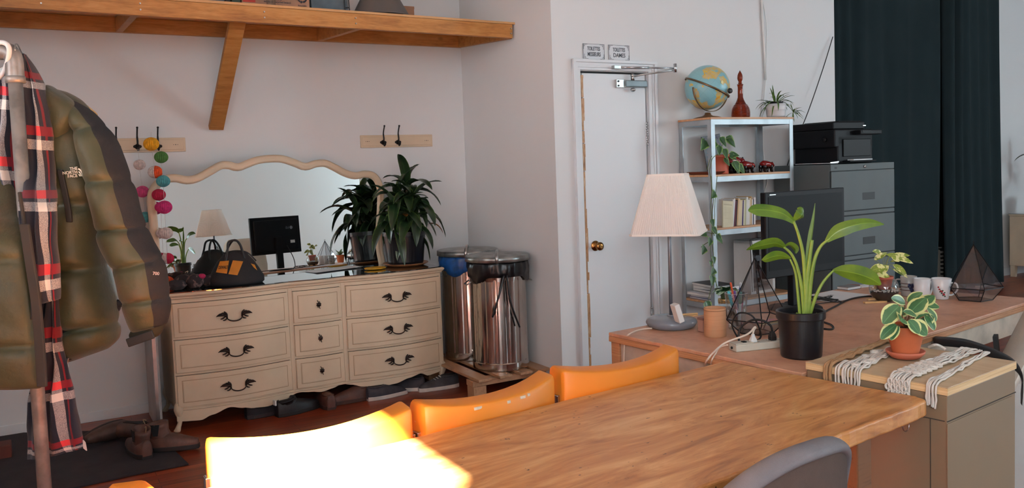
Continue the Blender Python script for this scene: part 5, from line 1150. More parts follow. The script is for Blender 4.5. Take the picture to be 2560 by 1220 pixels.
# ------------------------------------------------------------------ curtains, heater, far corner
CUR = NT('slate_curtain_cloth'); v_ = CUR.coord(); w_ = CUR.noise(CUR.coord(scale=(30,30,120)), 8, 2); CUR.base(CUR.mix(CUR.noise(v_, 2.5, 3), (42,52,55), (34,44,47))); CUR.set(.95, 0, Specular_IOR_Level=.08);  CUR.bump(w_, .25, .003)
def curtain(label, s0, s1, n, folds, ph, botfun, z0=.02):
    t = thing('curtain', label, 'curtain', tuple(W3((s0+s1)/2,n,0)), TH, None); m0 = (s0+s1)/2; ns = int(folds*10)
    def fn(a, b):
        z = z0+(3.9-z0)*b; l, r = botfun(b); s_ = (s0+l)+((s1+r)-(s0+l))*a - m0
        am = .05*(.55+.45*math.sin(a*5+1))*(1-.25*b)
        y = am*math.sin(2*PI*folds*(a+.012*math.sin(a*17+ph)+.006*math.sin(b*3+a*9))+ph)+.015*math.sin(a*31+b*2)
        return (s_, y, z)
    MB().grid(ns, 26, fn).build('cloth', CUR.m, t, smooth=True, solid=.004)
    MB().box((s0-m0,-.01,3.85),(s1-m0,.02,3.93)).build('heading', CUR.m, t)
    return t
curtain('left slate-grey curtain panel behind the filing cabinet', 3.0, toW(PN(2352,300,-.40))[0], -.40, 10, .4, lambda b: (0, -.10*(1-b)**3 if b < 1 else 0))
curtain('right slate-grey curtain panel nearest the bare wall', toW(PN(2362,300,-.42))[0], toW(PN(2502,300,-.42))[0], -.42, 6, 1.9, lambda b: (.05*(1-b)**3-.0, .08*(1-b)**2-.02*math.sin(b*3)))
rd_ = thing('curtain_rod', 'dark rod carrying the two slate-grey curtains', 'curtain rod', tuple(W3(2.7,-.40,3.94)), TH)
MB().cyl((0,0,0),(4.2,0,0),.014,14).build('rod', BLK, rd_, smooth=True)
for x_ in (.1,2.78,4.1): MB().bar((x_,0,0),(x_,.295,0),.016,.016).build('bracket', BLK, rd_)
o = MB().box((2.62,-.16,.0),(6.2,-.15,3.8)).build('gap_shade_sheet', M('gap_shade_black',(8,9,10),.95), None); atW(o); tag(o,'added black sheet for the darkness seen through the gap between the two curtains','shade sheet')  # added black sheet stands in for the darkness behind the curtain gap
ht = thing('electric_heater', 'pale ribbed heater glimpsed in the gap between the curtains', 'heater', tuple(W3(toW(PN(2342,640,-.30))[0],-.31,0)), TH)
HMt = M('heater_enamel',(150,146,136),.5)
MB().box((-.16,.0,.0),(.06,.13,.44)).build('body', HMt, ht, bevel=.02, seg=3)
for k in range(9): MB().box((.062,.0,.06+k*.042),(.10,.10,.083+k*.042)).build('rib', HMt, ht, bevel=.004)
MB().box((-.14,.01,.45),(.09,.12,.462)).build('top_plate', HMt, ht, bevel=.004)
cw = thing('cream_cabinet', 'cream painted cabinet with glass top at far right against the wall', 'cabinet', tuple(W3(6.84,-.68,0)), TH)
MB().box((0,0,.13),(.9,.5,.70)).build('body', CRM, cw, bevel=.005); MB().box((-.02,-.02,.702),(.92,.5,.72)).build('top', CRM, cw, bevel=.004); MB().box((-.02,-.02,.7205),(.92,.5,.728)).build('glass_top', GT.m, cw)
for x_ in (0,.84):
    for y_ in (0,.44): MB().prism([(x_,y_,.13),(x_+.06,y_,.13),(x_+.045,y_,0),(x_+.005,y_,0)],(0,.05,0)).build('leg', CRM, cw)
fp = thing('potted_plant', 'dark broad-leaved plant on the cream cabinet at right edge of photo', 'plant', tuple(W3(7.04,-.45,.729)), TH)
MB().lathe([(.001,0),(.09,0),(.12,.2),(.11,.2),(.001,.18)], seg=30).build('pot', POTM, fp)
f_ = MB(); 
for i in range(12): az = i*2.4+3.3; el = .3+.5*(i%3); f_.leaf((0,0,.30+.03*i),(math.cos(az)*math.cos(el),math.sin(az)*math.cos(el)*.7,math.sin(el)),.34,.09,1.9,.15,nl=9,nw=4)
f_.leaf((-.02,0,.85),(-.85,-.2,.2),.42,.10,3.2,.15,nl=10,nw=4)
f_.build('foliage', LD, fp, smooth=True); MB().cyl((0,0,.17),(0,0,.88),.008,8).build('stem', M('vine_stem',(98,112,58)), fp)
# ------------------------------------------------------------------ on the desk
DZ_ = .7503
lp = thing('table_lamp', 'table lamp with white pleated square shade and grey round base on desk corner', 'lamp', (.662,3.54,DZ_), 0)
GE = M('grey_enamel',(124,130,140),.16,0,.04)
MB().lathe([(.001,0),(.088,0),(.100,.008),(.108,.022),(.104,.034),(.09,.043),(.06,.047),(.001,.048)], seg=56).build('base', GE, lp, smooth=True)
MB().cyl((0,0,.047),(0,0,.60),.0078,16).build('pole', M('grey_pole',(112,116,126),.3,.3), lp, smooth=True); MB().cyl((0,0,.047),(0,0,.052),.018,20).build('pole_collar', GE, lp, smooth=True)
SHM = NT('pleated_white_fabric'); SHM.base((255,253,250)); SHM.set(.7); 
trn = SHM.n('ShaderNodeBsdfTranslucent'); trn.inputs[0].default_value = lin((255,250,243)); mx = SHM.n('ShaderNodeMixShader'); mx.inputs[0].default_value = .45
SHM.l(SHM.b.outputs[0], mx.inputs[1]); SHM.l(trn.outputs[0], mx.inputs[2]); SHM.l(mx.outputs[0], SHM.t.nodes['Material Output'].inputs[0])
def sqring(h, z, pl_=26, cut=.10, amp=.0011):
    c = h*cut; cs2 = [(-h+c,-h),(h-c,-h),(h,-h+c),(h,h-c),(h-c,h),(-h+c,h),(-h,h-c),(-h,-h+c)]; out_ = []
    for i in range(8):
        a, b = Vector((*cs2[i],0)), Vector((*cs2[(i+1)%8],0)); k = pl_*4 if i%2 == 0 else 8; nr = (b-a).cross(Vector((0,0,1))).normalized()
        for j in range(k): t = j/k; out_.append(a.lerp(b,t)+nr*(amp*(1 if (j//2)%2 else -1))+Vector((0,0,z)))
    return out_
zb_, zt3 = .399, .649
A2 = math.radians(-20)
m_ = MB(); m_.loft([sqring(.142,zb_), sqring(.076,zt3)], cap=False); sh_o = m_.build('lamp_shade', SHM.m, lp); sh_o.rotation_euler = (0,0,A2)
for h_,z_ in ((.1435,zb_),(.0775,zt3-.006)):
    q = MB().loft([sqring(h_,z_,26,.1,0),sqring(h_-.0012*0,z_+.008,26,.1,0)], cap=False).build('shade_trim', SHM.m, lp, solid=.0015); q.rotation_euler = (0,0,A2)
MB().tube([(-.07*math.cos(A2),-.07*math.sin(A2),.632),(.07*math.cos(A2),.07*math.sin(A2),.632)],.002,6).build('spider_bar', STEEL, lp)
MB().ball((0,0,.52),(.028,.028,.036),16,10).build('bulb', WHP, lp, smooth=True); MB().cyl((0,0,.45),(0,0,.49),.016,14).build('lamp_holder', BLK, lp)
WCB = M('white_cord',(222,206,190),.5,0,.03)
def P3(px,py,z): return PZ(px,py,z)
MB().tube(smoothpath([P3(1630,821,.765),P3(1612,822,.763),P3(1590,827,.760),P3(1572,836,.7565),PN(1564,846,-2.93)+Vector((0,0,0)),PN(1561,862,-2.93),PN(1560,905,-2.93)],6),.0032,8).build('cord', WCB, lp, smooth=True, world=True)
# white charger block and clothes peg leaning on the base
wb = thing('white_block', 'small white block leaning on the grey lamp base', 'block', tuple(PZ(1700,808,.79)), .3); wb.location.z = .796
o = MB().box((-.012,-.022,0),(.012,.022,.078)).build('body', WHP, wb, bevel=.003); o.rotation_euler = (math.radians(0),math.radians(-17),0)
o = MB().box((.0121,-.016,.01),(.0135,.016,.07)).build('metal_side', STEEL, wb); o.rotation_euler = (0,math.radians(-17),0)
pgm = wood('peg_wood',(214,170,116),(190,140,88),sc=(3,14,14))
cp = thing('clothes_peg', 'wooden clothes peg resting on the lamp base behind the white block', 'clothes peg', tuple(PZ(1733,800,.775)), .2); cp.location.z = .7905; cp.location.x -= .015
for z_ in (0,.0075): MB().box((-.036,-.006,z_),(.036,.006,z_+.0065)).build('peg_half', pgm, cp, bevel=.001)
# small pink box, cardboard cup
pb = thing('small_box', 'small pinkish card box half hidden behind the brown cardboard cup', 'box', tuple(PZ(1762,828,DZ_)), .5)
MB().box((-.02,-.012,0),(.03,.02,.055)).build('body', M('pinkish_card',(196,150,132),.6), pb, bevel=.002); MB().box((-.021,-.013,.048),(.031,.021,.058)).build('lid', M('dusky_card',(150,110,100),.6), pb, bevel=.001)
cu = thing('cardboard_cup', 'brown cardboard cylinder cup on the desk between lamp and pens', 'cup', tuple(PZ(1795,845,DZ_)+Vector((0,.043,0))), 0)
KR = NT('kraft_card'); vz = KR.coord(scale=(1,1,60)); KR.base(KR.ramp(KR.noise(vz, 4, 3), [(.35,(184,134,98)),(.65,(194,144,106))])); KR.set(.75)
MB().lathe([(.001,.0),(.043,.0),(.0435,.003),(.0435,.112),(.0425,.1145),(.040,.112),(.040,.004),(.001,.004)], seg=44).build('tube', KR.m, cu, smooth=True); MB().tube([(.0437*math.cos(a),.0437*math.sin(a),.106) for a in [2*PI*i/44 for i in range(44)]],.0009,5,closed=True).build('rim_seam', M('kraft_dark',(140,96,66),.8), cu)
# pen glass with pens
pgp = PZ(1848,826,DZ_)+Vector((0,.037,0))
pg_ = thing('pen_glass', 'clear glass tumbler holding coloured pens on the desk', 'glass', tuple(pgp), 0)
CG = glassm('clear_glass')
MB().lathe([(.001,0),(.032,0),(.034,.004),(.047,.150),(.0455,.150),(.0315,.012),(.001,.012)], seg=40).build('tumbler', CG, pg_, smooth=True)
MB().tube([(.0465*math.cos(a),.0465*math.sin(a),.150) for a in [2*PI*i/40 for i in range(40)]],.0011,6,closed=True).build('glass_rim', M('rim_glint',(200,196,200),.1), pg_, smooth=True)
def pen(label, bx, by, tx, ty, L, r, c, cap, capc, name='pen'):
    b = Vector((bx,by,.014)); d = (Vector((tx,ty,.150))-b).normalized(); t = thing(name, label, 'pen', tuple(pgp+b), 0, None)
    MB().cyl((0,0,0),tuple(d*(L-cap)),r*.9,12).build('barrel', M('pen_%d_%d_%d'%c,c,.3), t, smooth=True)
    if cap: MB().tube([d*(L-cap),d*(L-.004),d*L],[r,r,r*.6],12).build('cap', M('pen_%d_%d_%d'%capc,capc,.3), t, smooth=True); MB().bar(d*(L-cap)+Vector((0,-r-.0015,0)),d*(L-.008)+Vector((0,-r-.0015,0)),.003,.0015).build('clip', M('pen_%d_%d_%d'%capc,capc), t)
pen('turquoise capped pen at left of the pen glass', .0,-.018,-.034,-.020,.152,.0062,(24,28,34),.062,(70,184,204))
pen('orange-red ballpoint standing tallest in the pen glass', .012,.006,-.012,.008,.182,.0042,(204,84,50),.03,(214,92,54))
pen('purple pen behind the turquoise one in glass', .016,-.004,-.008,-.012,.150,.005,(74,58,130),.04,(120,90,170))
pen('blue pen with white cap standing at middle of the pen glass', -.002,-.012,.012,-.012,.182,.0048,(52,86,160),.022,(214,220,228))
pen('green and white highlighter in front of blue pen', .004,-.022,.010,-.030,.146,.0068,(196,200,200),.05,(20,128,116))
pen('magenta marker with dark end at right of pen glass', .006,.002,.027,-.010,.143,.0072,(206,44,104),.045,(44,42,56))
pen('striped pink and white pencil crossing the glass', .022,-.018,-.022,-.026,.142,.003,(206,150,160),0,(0,0,0),'pencil')
# jar with brass lid and little striped peperomia on it
jp = PZ(1818,796,DZ_)+Vector((0,.03,0))
jr = thing('glass_jar', 'small glass jar with brass lid behind the pens', 'jar', tuple(jp), 0)
MB().lathe([(.001,0),(.030,0),(.033,.006),(.033,.055),(.028,.065),(.026,.065),(.030,.052),(.030,.008),(.001,.006)], seg=32).build('jar_body', CG, jr, smooth=True)
MB().lathe([(.001,.0065),(.0295,.0085),(.0295,.045),(.001,.045)], seg=24).build('contents', M('dark_contents',(52,34,30),.6), jr)
MB().lathe([(.001,.066),(.031,.066),(.0325,.070),(.031,.073),(.0325,.077),(.031,.081),(.0315,.085),(.001,.086)], seg=32).build('lid', M('brass_lid',(196,176,128),.25,.9), jr, smooth=True)
wp = thing('striped_peperomia', 'small silver-striped leafy plant in dark green pot standing on the brass jar lid', 'plant', (jp.x+.004,jp.y,DZ_+.0865), 0)
MB().lathe([(.001,0),(.022,0),(.027,.034),(.024,.034),(.001,.028)], seg=24).build('pot', M('green_plastic_pot',(74,96,66),.5), wp, smooth=True)
WPL = leafm('striped_leaf',(52,92,52),(34,64,36),None,.1,.3,spots=((150,178,150),30)); f_ = MB()
for az,el,L,wd in ((-2.4,.25,.055,.05),(-1.2,.35,.06,.055),(-.3,.2,.075,.05),(.7,.4,.06,.05),(2.0,.4,.06,.05),(3.0,.2,.06,.05),(-1.8,.9,.05,.05),(.0,.05,.10,.04)): f_.leaf((.01*math.cos(az),.01*math.sin(az),.036),(math.cos(az)*math.cos(el),math.sin(az)*math.cos(el),math.sin(el)),L,wd,1.1,.1,nl=8,nw=5,prof=lambda q: math.sin(PI*min(1,.12+.88*q))**.6)
f_.build('foliage', WPL, wp, smooth=True)
# geometric glass terrariums
LEAD = M('black_lead',(20,18,22),.4,.5); TGL = NT('tinted_terrarium_glass')
tr = TGL.n('ShaderNodeBsdfTransparent'); g3 = TGL.n('ShaderNodeBsdfGlossy'); g3.inputs['Roughness'].default_value = .03; tr.inputs[0].default_value = lin((240,242,244)); fr = TGL.n('ShaderNodeLayerWeight'); fr.inputs[0].default_value = .5; mx = TGL.n('ShaderNodeMixShader')
TGL.l(TGL.math('ADD', TGL.math('MULTIPLY', TGL.math('POWER', fr.outputs['Facing'], 3.0), .6), .07), mx.inputs[0]); TGL.l(tr.outputs[0], mx.inputs[1]); TGL.l(g3.outputs[0], mx.inputs[2]); TGL.l(mx.outputs[0], TGL.t.nodes['Material Output'].inputs[0])
def terrarium(label, c, rot, rb, rr_, zr, h, n=5, apex=(0,0)):
    t = thing('glass_terrarium', label, 'terrarium', tuple(c), rot)
    B = [Vector((rb*math.cos(2*PI*i/n),rb*math.sin(2*PI*i/n),.002)) for i in range(n)]; M_ = [Vector((rr_*math.cos(2*PI*i/n),rr_*math.sin(2*PI*i/n),zr)) for i in range(n)]; A = Vector((apex[0],apex[1],h))
    for i in range(n):
        j = (i+1)%n
        MB().add([B[i],B[j],M_[j],M_[i]],[(0,1,2,3)]).build('glass_pane', TGL.m, t, solid=.002)
        if i: MB().add([M_[i],M_[j],A],[(0,1,2)]).build('glass_pane', TGL.m, t, solid=.002)
    MB().add(B,[tuple(range(n))]).build('glass_pane', TGL.m, t, solid=.002)
    mb = MB()
    for i in range(n):
        j = (i+1)%n; mb.cyl(B[i],B[j],.0022,6); mb.cyl(B[i],M_[i],.0022,6); mb.cyl(M_[i],M_[j],.0022,6); mb.cyl(M_[i],A,.0022,6)
    mb.build('lead_frame', LEAD, t); MB().tube([A+Vector((.007*math.cos(a),0,.008+.007*math.sin(a))) for a in [2*PI*i/16 for i in range(16)]],.0013,6,closed=True).build('hanging_ring', LEAD, t)
    return t
T1 = terrarium('large pointed glass terrarium with black edges behind the power strip', PZ(1903,842,DZ_)+Vector((.005,.085,0)), math.radians(-96), .066, .128, .062, .305)
ch = MB()
for k in range(12): c = Vector((.03,-.0,.30-.012*k)); ch.tube([c+Vector((.0028*math.cos(a)*(k%2),.0028*math.cos(a)*(1-k%2),.007*math.sin(a))) for a in [2*PI*i/12 for i in range(12)]],.0007,5,closed=True)
ch.build('chain', LEAD, T1)
T2 = terrarium('pointed glass terrarium at the far right end of the desk', PZ(2462,755,DZ_)+Vector((-.01,.075,0)), math.radians(-90-8), .078, .122, .062, .262)
pcd = thing('coloured_card', 'pastel pink, orange and yellow card lying flat behind the pointed glass terrarium', 'card', tuple(PZ(1925,806,DZ_)), math.radians(30))
IR = NT('pastel_rainbow'); sxx = IR.n('ShaderNodeSeparateXYZ'); IR.l(IR.coord('Generated'), sxx.inputs[0]); IR.base(IR.ramp(sxx.outputs[1], [(0,(160,196,206)),(.3,(222,214,140)),(.55,(228,160,120)),(1,(220,150,180))])); IR.set(.5)
MB().box((-.07,-.045,.0),(.07,.045,.0018)).build('card', IR.m, pcd); MB().box((-.071,-.046,.0019),(-.068,.046,.0024)).build('edge', PAP, pcd)
# power strip, plugs and cords
ps_ = thing('power_strip', 'off-white power strip lying at the front of desk beside black nursery pot', 'power strip', (.800,3.022,DZ_), math.radians(15))
OW = M('aged_white_plastic',(206,202,188),.45,0,.05)
MB().box((0,0,0),(.25,.055,.026)).build('body', OW, ps_, bevel=.003); MB().box((.0,.004,.0262),(.075,.05,.030)).build('raised_end', OW, ps_, bevel=.002); MB().cyl((-.002,.027,.012),(-.006,.027,.012),.005,12).build('reset_button', BLK, ps_, smooth=True)
for x_ in (.10,.145,.19,.225):
    mb = MB()
    for dy in (-.007,.007): mb.box((x_-.001,.027+dy-.0045,.0258),(x_+.001,.027+dy+.0045,.0264)); 
    mb.box((x_+.008,.0255,.0258),(x_+.011,.0285,.0264)); mb.build('socket', BLK, ps_)
MB().box((.035,.012,.0302),(.05,.03,.0335)).build('switch', PG, ps_, bevel=.001)
pw = thing('white_plug', 'white plug in the power strip with pale cord leading off the desk', 'plug', tuple(Vector((.874,3.068,DZ_+.0265))), math.radians(15))
MB().loft([[(a*sx_,b*sy_,z_) for sx_,sy_ in ((-1,-1),(1,-1),(1,1),(-1,1))] for a,b,z_ in ((.013,.010,0),(.012,.009,.008),(.006,.006,.022),(.005,.005,.03))]).build('plug_body', WHP, pw, bevel=.002)
c0 = pw.location; MB().tube(smoothpath([c0+Vector((0,0,.03)),c0+Vector((.004,0,.045)),c0+Vector((.010,0,.052)),c0+Vector((.004,-.004,.054)),c0+Vector((-.03,-.03,.035)),PZ(1815,856,.79),PZ(1790,875,.772),PZ(1770,897,.757),PZ(1762,915,.70),PZ(1760,935,.6)],7),.0036,8).build('cord', WCB, pw, smooth=True, world=True)
MB().tube(smoothpath([PZ(1820,862,.782),PZ(1800,868,.772),PZ(1788,885,.762),PZ(1778,905,.735),PZ(1777,930,.6)],6),.0026,8).build('cord', WCB, pw, smooth=True, world=True)
pk = thing('black_plug', 'black plug in the power strip with black cord looping to its left', 'plug', tuple(Vector((.951,3.086,DZ_+.0265))), math.radians(15))
MB().loft([[(a*sx_,b*sy_,z_) for sx_,sy_ in ((-1,-1),(1,-1),(1,1),(-1,1))] for a,b,z_ in ((.012,.011,0),(.0125,.011,.014),(.011,.009,.022),(.006,.006,.034))]).build('plug_body', BLK, pk, bevel=.003)
c0 = pk.location; MB().tube(smoothpath([c0+Vector((0,0,.033)),c0+Vector((-.006,0,.055)),c0+Vector((-.03,.01,.072)),c0+Vector((-.065,.03,.072)),c0+Vector((-.10,.05,.045)),c0+Vector((-.112,.05,.01)),c0+Vector((-.105,.04,-.0225)),c0+Vector((-.06,.075,-.0225)),c0+Vector((.03,.09,-.0225))],7),.0042,8).build('cord', BLK, pk, smooth=True, world=True)
MB().tube(smoothpath([c0+Vector((-.06,.075,-.0225)),c0+Vector((-.02,.075,.0)),c0+Vector((-.055,.05,.08)),c0+Vector((-.10,.085,.09)),c0+Vector((-.12,.11,.04)),c0+Vector((-.09,.12,-.0225))],6),.0034,8).build('cord', BLK, pk, smooth=True, world=True)
# monitor
MA = math.radians(32.8)
mc = Vector((1.335,3.80,0)); mo_ = thing('monitor', 'black flat monitor standing on the desk behind the bird of paradise plant', 'monitor', (mc.x,mc.y,DZ_), MA)
SCR = NT('dark_screen'); SCR.base((10,11,16)); SCR.set(.5, 0, Specular_IOR_Level=.15)
PLB = M('monitor_black',(16,16,20),.5,0,.05,8,0,60,None,Specular_IOR_Level=.2)
W2, ZB, ZT_ = .276, .172, .552
MB().box((-W2,.0,ZB),(W2,.028,ZT_)).build('bezel', PLB, mo_, bevel=.004); MB().box((-W2+.02,-.0012,ZB+.034),(W2-.02,.0,ZT_-.02)).build('screen', SCR.m, mo_)
MB().box((-W2+.03,.0282,ZB+.03),(W2-.03,.050,ZT_-.03)).build('rear_shell', PLB, mo_, bevel=.012)
text('LG', .014, M('logo_grey',(150,154,160),.4), mo_, (.012,-.0008,ZB+.016), (PI/2,0,0)); text('LG', .030, M('logo_grey',(150,154,160)), mo_, (.12,.0512,ZT_-.12), (PI/2,0,PI)); MB().lathe([(.001,.0),(.017,0),(.017,.001),(.001,.001)], (.165,.0502,ZT_-.12),24,'y').build('logo_disc', M('logo_grey',(150,154,160)), mo_)
MB().box((-W2+.03,-.0008,ZT_-.013),(-W2+.07,-.0,ZT_-.009)).build('badge', STEEL, mo_)
MB().box((.145,.0505,ZB+.10),(.195,.0512,ZB+.13)).build('sticker', WHP, mo_)
MB().box((-.035,.052,.02),(.035,.085,.34)).build('stand_column', PLB, mo_, bevel=.004); MB().lathe([(.001,0),(.118,0),(.122,.004),(.12,.011),(.001,.014)], (0,.07,0), 44).build('stand_base', PLB, mo_, smooth=True)
MB().tube(smoothpath([mc+Vector((.05,.10,DZ_+.25)),mc+Vector((.07,.15,DZ_+.12)),mc+Vector((.02,.19,DZ_+.03)),mc+Vector((-.04,.20,DZ_+.006))],6),.0045,8).build('cable', BLK, mo_, smooth=True, world=True)
cb_ = MB().tube(smoothpath([PZ(1948,812,.755)]+[PZ(x,y,.7545) for x,y in ((2010,812),(2060,822),(2082,822),(2078,812),(2050,800),(2060,782),(2090,765),(2125,748),(2165,741),(2205,742),(2240,750))],7),.0042,8)
tag(cb_.build('black_cable', BLK, None, smooth=True, world=True), 'black cable curving across the desk behind nursery pot towards the fish bowl', 'cable')
mcb = MB(); R = random.Random(3)
pts = [mc+Vector((.05,.12,DZ_+.006))]+[mc+Vector((.14+.07*math.cos(a*1.3),.20+.06*math.sin(a),DZ_+.006+.02*abs(math.sin(a*.7)))) for a in [i*.7 for i in range(26)]]
tag(mcb.tube(smoothpath(pts,3),.0024,6).build('tangled_cable', BLK, None, smooth=True, world=True), 'tangle of thin black cable on desk behind monitor, seen in the mirror', 'cable')
# bird of paradise in black nursery pot
bp = thing('bird_of_paradise', 'young bird of paradise plant with upright spear leaf in black nursery pot', 'plant', (1.004,2.930,DZ_), .2)
MB().lathe([(.001,0),(.067,0),(.070,.006),(.0775,.135),(.0825,.136),(.084,.140),(.084,.162),(.080,.165),(.076,.160),(.074,.14),(.001,.138)], seg=72, flute=lambda a,z: 1-.02*(math.sin(9*a)>.72)*(.008<z<.125)).build('pot', POTM, bp)
MB().lathe([(.001,.142),(.0745,.140)], seg=24, cap=False).build('soil', M('dark_soil',(44,32,24)), bp)
BPL = leafm('paddle_leaf',(104,134,38),(66,102,28),None,.1,.36); BPS = leafm('leaf_stalk',(136,160,64),(100,130,46),None,.1,.45)
Yb = 2.93
def Q(px,py,dy=0): return PY(px,py,Yb+dy)
stm = MB()
def stalk(pts, r0, r1): pp = smoothpath([Q(*p) for p in pts],6); stm.tube(pp,[r0+(r1-r0)*i/(len(pp)-1) for i in range(len(pp))],10)
stalk([(2016,795,0),(2013,720,.0),(2008,640,0),(1997,590,.0),(1984,553,0)],.0085,.0045); stalk([(2014,795,0),(2016,720,0),(2022,660,0),(2030,600,0)],.011,.006)
stalk([(2018,795,0),(2026,710,0),(2036,650,0),(2052,615,0),(2075,597,0)],.009,.004); stalk([(2022,795,.01),(2038,745,0),(2058,705,0),(2085,675,0)],.007,.0038)
stalk([(2010,795,.0),(2004,720,0),(1992,665,.0),(1978,635,0),(1960,618,0)],.0075,.004); stalk([(2000,795,.0),(1994,730,0),(1988,680,0),(1975,648,0)],.006,.0035)
stalk([(1996,788,0),(1991,782,0)],.004,.003); stalk([(2036,790,0),(2043,783,0)],.004,.003)
stm.build('stalk', BPS, bp, smooth=True, world=True)
def paddle(path, wid, tilt, fold=.25, twist=0):
    pp = smoothpath([Q(*p) for p in path],5); n = len(pp)-1
    ws = [interp([(w,) for w in wid], i/n)[0] for i in range(n+1)]; rows = []
    for i in range(n+1):
        t = (pp[min(i+1,n)]-pp[max(i-1,0)]).normalized(); base = Vector((0,-1,0)); sd_ = t.cross(base).normalized()     # in-image side
        a = tilt+twist*i/n; s_ = sd_*math.cos(a)+t.cross(sd_)*math.sin(a); nr = t.cross(s_)
        rows.append([pp[i]+s_*(ws[i]*k/6)+nr*(abs(k)/6)*ws[i]*fold for k in range(-6,7)])
    MB().grid(12, n, lambda a,b: rows[round(b*n)][round(a*12)]).build('leaf', BPL, bp, smooth=True, world=True)
px_ = 1/720
paddle([(1987,556,0),(1960,535,0),(1925,526,-.01),(1890,524,-.02),(1871,527,-.03)],[6*px_,15*px_,17*px_,15*px_,2*px_],.45,.2)
paddle([(1984,553,.01),(1996,546,.0),(2006,535,-.0),(2002,522,.02),(1993,520,.03)],[4*px_,14*px_,17*px_,12*px_,2*px_],.6,.5)
paddle([(2018,690,0),(2022,640,0),(2029,590,0),(2035,545,0),(2038,508,0)],[3*px_,6*px_,7*px_,4*px_,.6*px_],.3,.8)
paddle([(2066,603,0),(2095,578,-.01),(2135,563,-.02),(2175,557,-.02),(2210,561,-.02)],[5*px_,17*px_,16*px_,12*px_,1.5*px_],-.35,.25)
paddle([(2083,676,0),(2110,678,-.01),(2145,685,-.02),(2178,697,-.03),(2202,712,-.03)],[4*px_,17*px_,22*px_,19*px_,3*px_],.3,.15)
paddle([(1962,618,0),(1940,608,-.01),(1912,612,-.02),(1885,618,-.03),(1866,625,-.03)],[5*px_,14*px_,15*px_,9*px_,1*px_],-.5,.2)
paddle([(1962,618,.02),(1975,612,.02),(1988,622,.02),(1989,634,.02)],[4*px_,8*px_,9*px_,2*px_],.8,.4)
paddle([(1976,646,0),(1955,640,-.01),(1935,641,-.02),(1915,648,-.03),(1904,650,-.03)],[3*px_,11*px_,14*px_,10*px_,1*px_],-.4,.2)
# papers, phone, card, sticks
sheet('loose white papers with faint drawing on the desk behind nursery pot', 2082, 742, DZ_, .30, .22, math.radians(34), .02)
pn_ = bpy.data.objects['paper_sheet.001'] if 'paper_sheet.001' in bpy.data.objects else None
if pn_:
    mb = MB(); R = random.Random(6); pth = [(.02+.02*math.sin(i*1.7),.03+.012*math.cos(i*2.3),.0018) for i in range(14)]; mb.tube(smoothpath(pth,3),.0003,4); mb.build('pencil_drawing', INK, pn_)
nb = thing('notebook', 'small grey-white notebook on the desk behind the papers', 'notebook', tuple(PZ(2122,722,DZ_)), math.radians(30)); MB().box((-.05,-.035,0),(.05,.035,.002)).build('cover', PLB, nb); MB().box((-.049,-.034,.0021),(.049,.034,.013)).build('pages', PAP, nb); MB().box((-.05,-.035,.0131),(.05,.035,.015)).build('cover', M('grey_card_cover',(120,116,116),.5), nb)
cd = thing('card_stack', 'little stack of pale cards with red edge on the desk left of fish bowl', 'card', tuple(PZ(2158,716,DZ_)), math.radians(20)); MB().box((-.04,-.03,0),(.04,.03,.005)).build('card', PAP, cd); MB().lathe([(.001,.0051),(.035,.0051),(.035,.007),(.001,.007)], (-.04,.03,0), 24).build('red_coaster', M('rusty_coaster',(150,84,66),.6), cd)
for lb_,px,py,rz,zz in (('lowest wooden stick in the little pile left of peperomia',2188,757,.1,0),('upper wooden stick in the little pile left of peperomia',2194,753,.18,.0082),):
    t = thing('wooden_stick', lb_, 'stick', tuple(PZ(px,py,DZ_)+Vector((0,0,zz))), rz); MB().box((-.055,-.010,0),(.055,.010,.008)).build('stick', pgm, t, bevel=.001)
t = thing('wooden_stand', 'upright pair of thin wooden sticks leaning on the fish bowl', 'stick', tuple(PZ(2196,750,DZ_)), .1)
for x_,ty_ in ((-.006,-.09),(.008,.12)): o = MB().box((-.006,-.004,0),(.006,.004,.095)).build('stick', pgm, t, bevel=.001); o.location = (x_,0,0); o.rotation_euler = (math.radians(-6),ty_,0)
tl_ = MB().box((-.022,-.01,0),(.022,.01,.003)); o = tl_.build('teal_eraser', M('teal_rubber',(70,140,120),.6)); o.location = PZ(2198,744,DZ_); tag(o,'small teal rubber lying behind the wooden sticks','rubber')
# fish bowl planter
fbp = PZ(2221,757,DZ_)+Vector((0,.045,0)); fb_ = thing('fish_bowl', 'round glass bowl with dark soil and white pebbles holding a speckled plant pot', 'bowl', tuple(fbp), 0)
R0_ = .068
gprof = [(.001,.0015),(.038,.0015)]+[(R0_*math.sin(a),.062-.066*math.cos(a)) for a in [.62+i*(2.42-.62)/16 for i in range(17)]]; gprof += [(r-.002,z) for r,z in reversed(gprof[2:])]+[(.001,.005)]
MB().lathe(gprof, seg=44).build('glass_bowl', CG, fb_, smooth=True)
so_ = [(.001,.006),(.034,.006)]+[(R0_*.95*math.sin(a),.062-.0645*math.cos(a)) for a in [.66+i*(1.32-.66)/8 for i in range(9)]]+[(.001,so_z) for so_z in (.047,)]
MB().lathe(so_, seg=40).build('soil', M('potting_soil',(48,28,22),.95,0,.4,90), fb_)
R = random.Random(21); mb = MB()
for i in range(95): a = R.uniform(0,2*PI); r_ = .060*math.sqrt(R.random()); mb.ball((r_*math.cos(a),r_*math.sin(a),.050+R.uniform(0,.006)),(R.uniform(.003,.006),R.uniform(.003,.005),.003),7,5)
o = mb.build('pebbles', M('white_pebble',(210,200,194),.7), fb_, smooth=True); o['kind'] = 'stuff'
MB().lathe([(.001,.060),(.030,.060),(.038,.105),(.042,.106),(.043,.121),(.039,.121),(.036,.11),(.001,.108)], seg=36).build('inner_pot', TC, fb_, smooth=True)
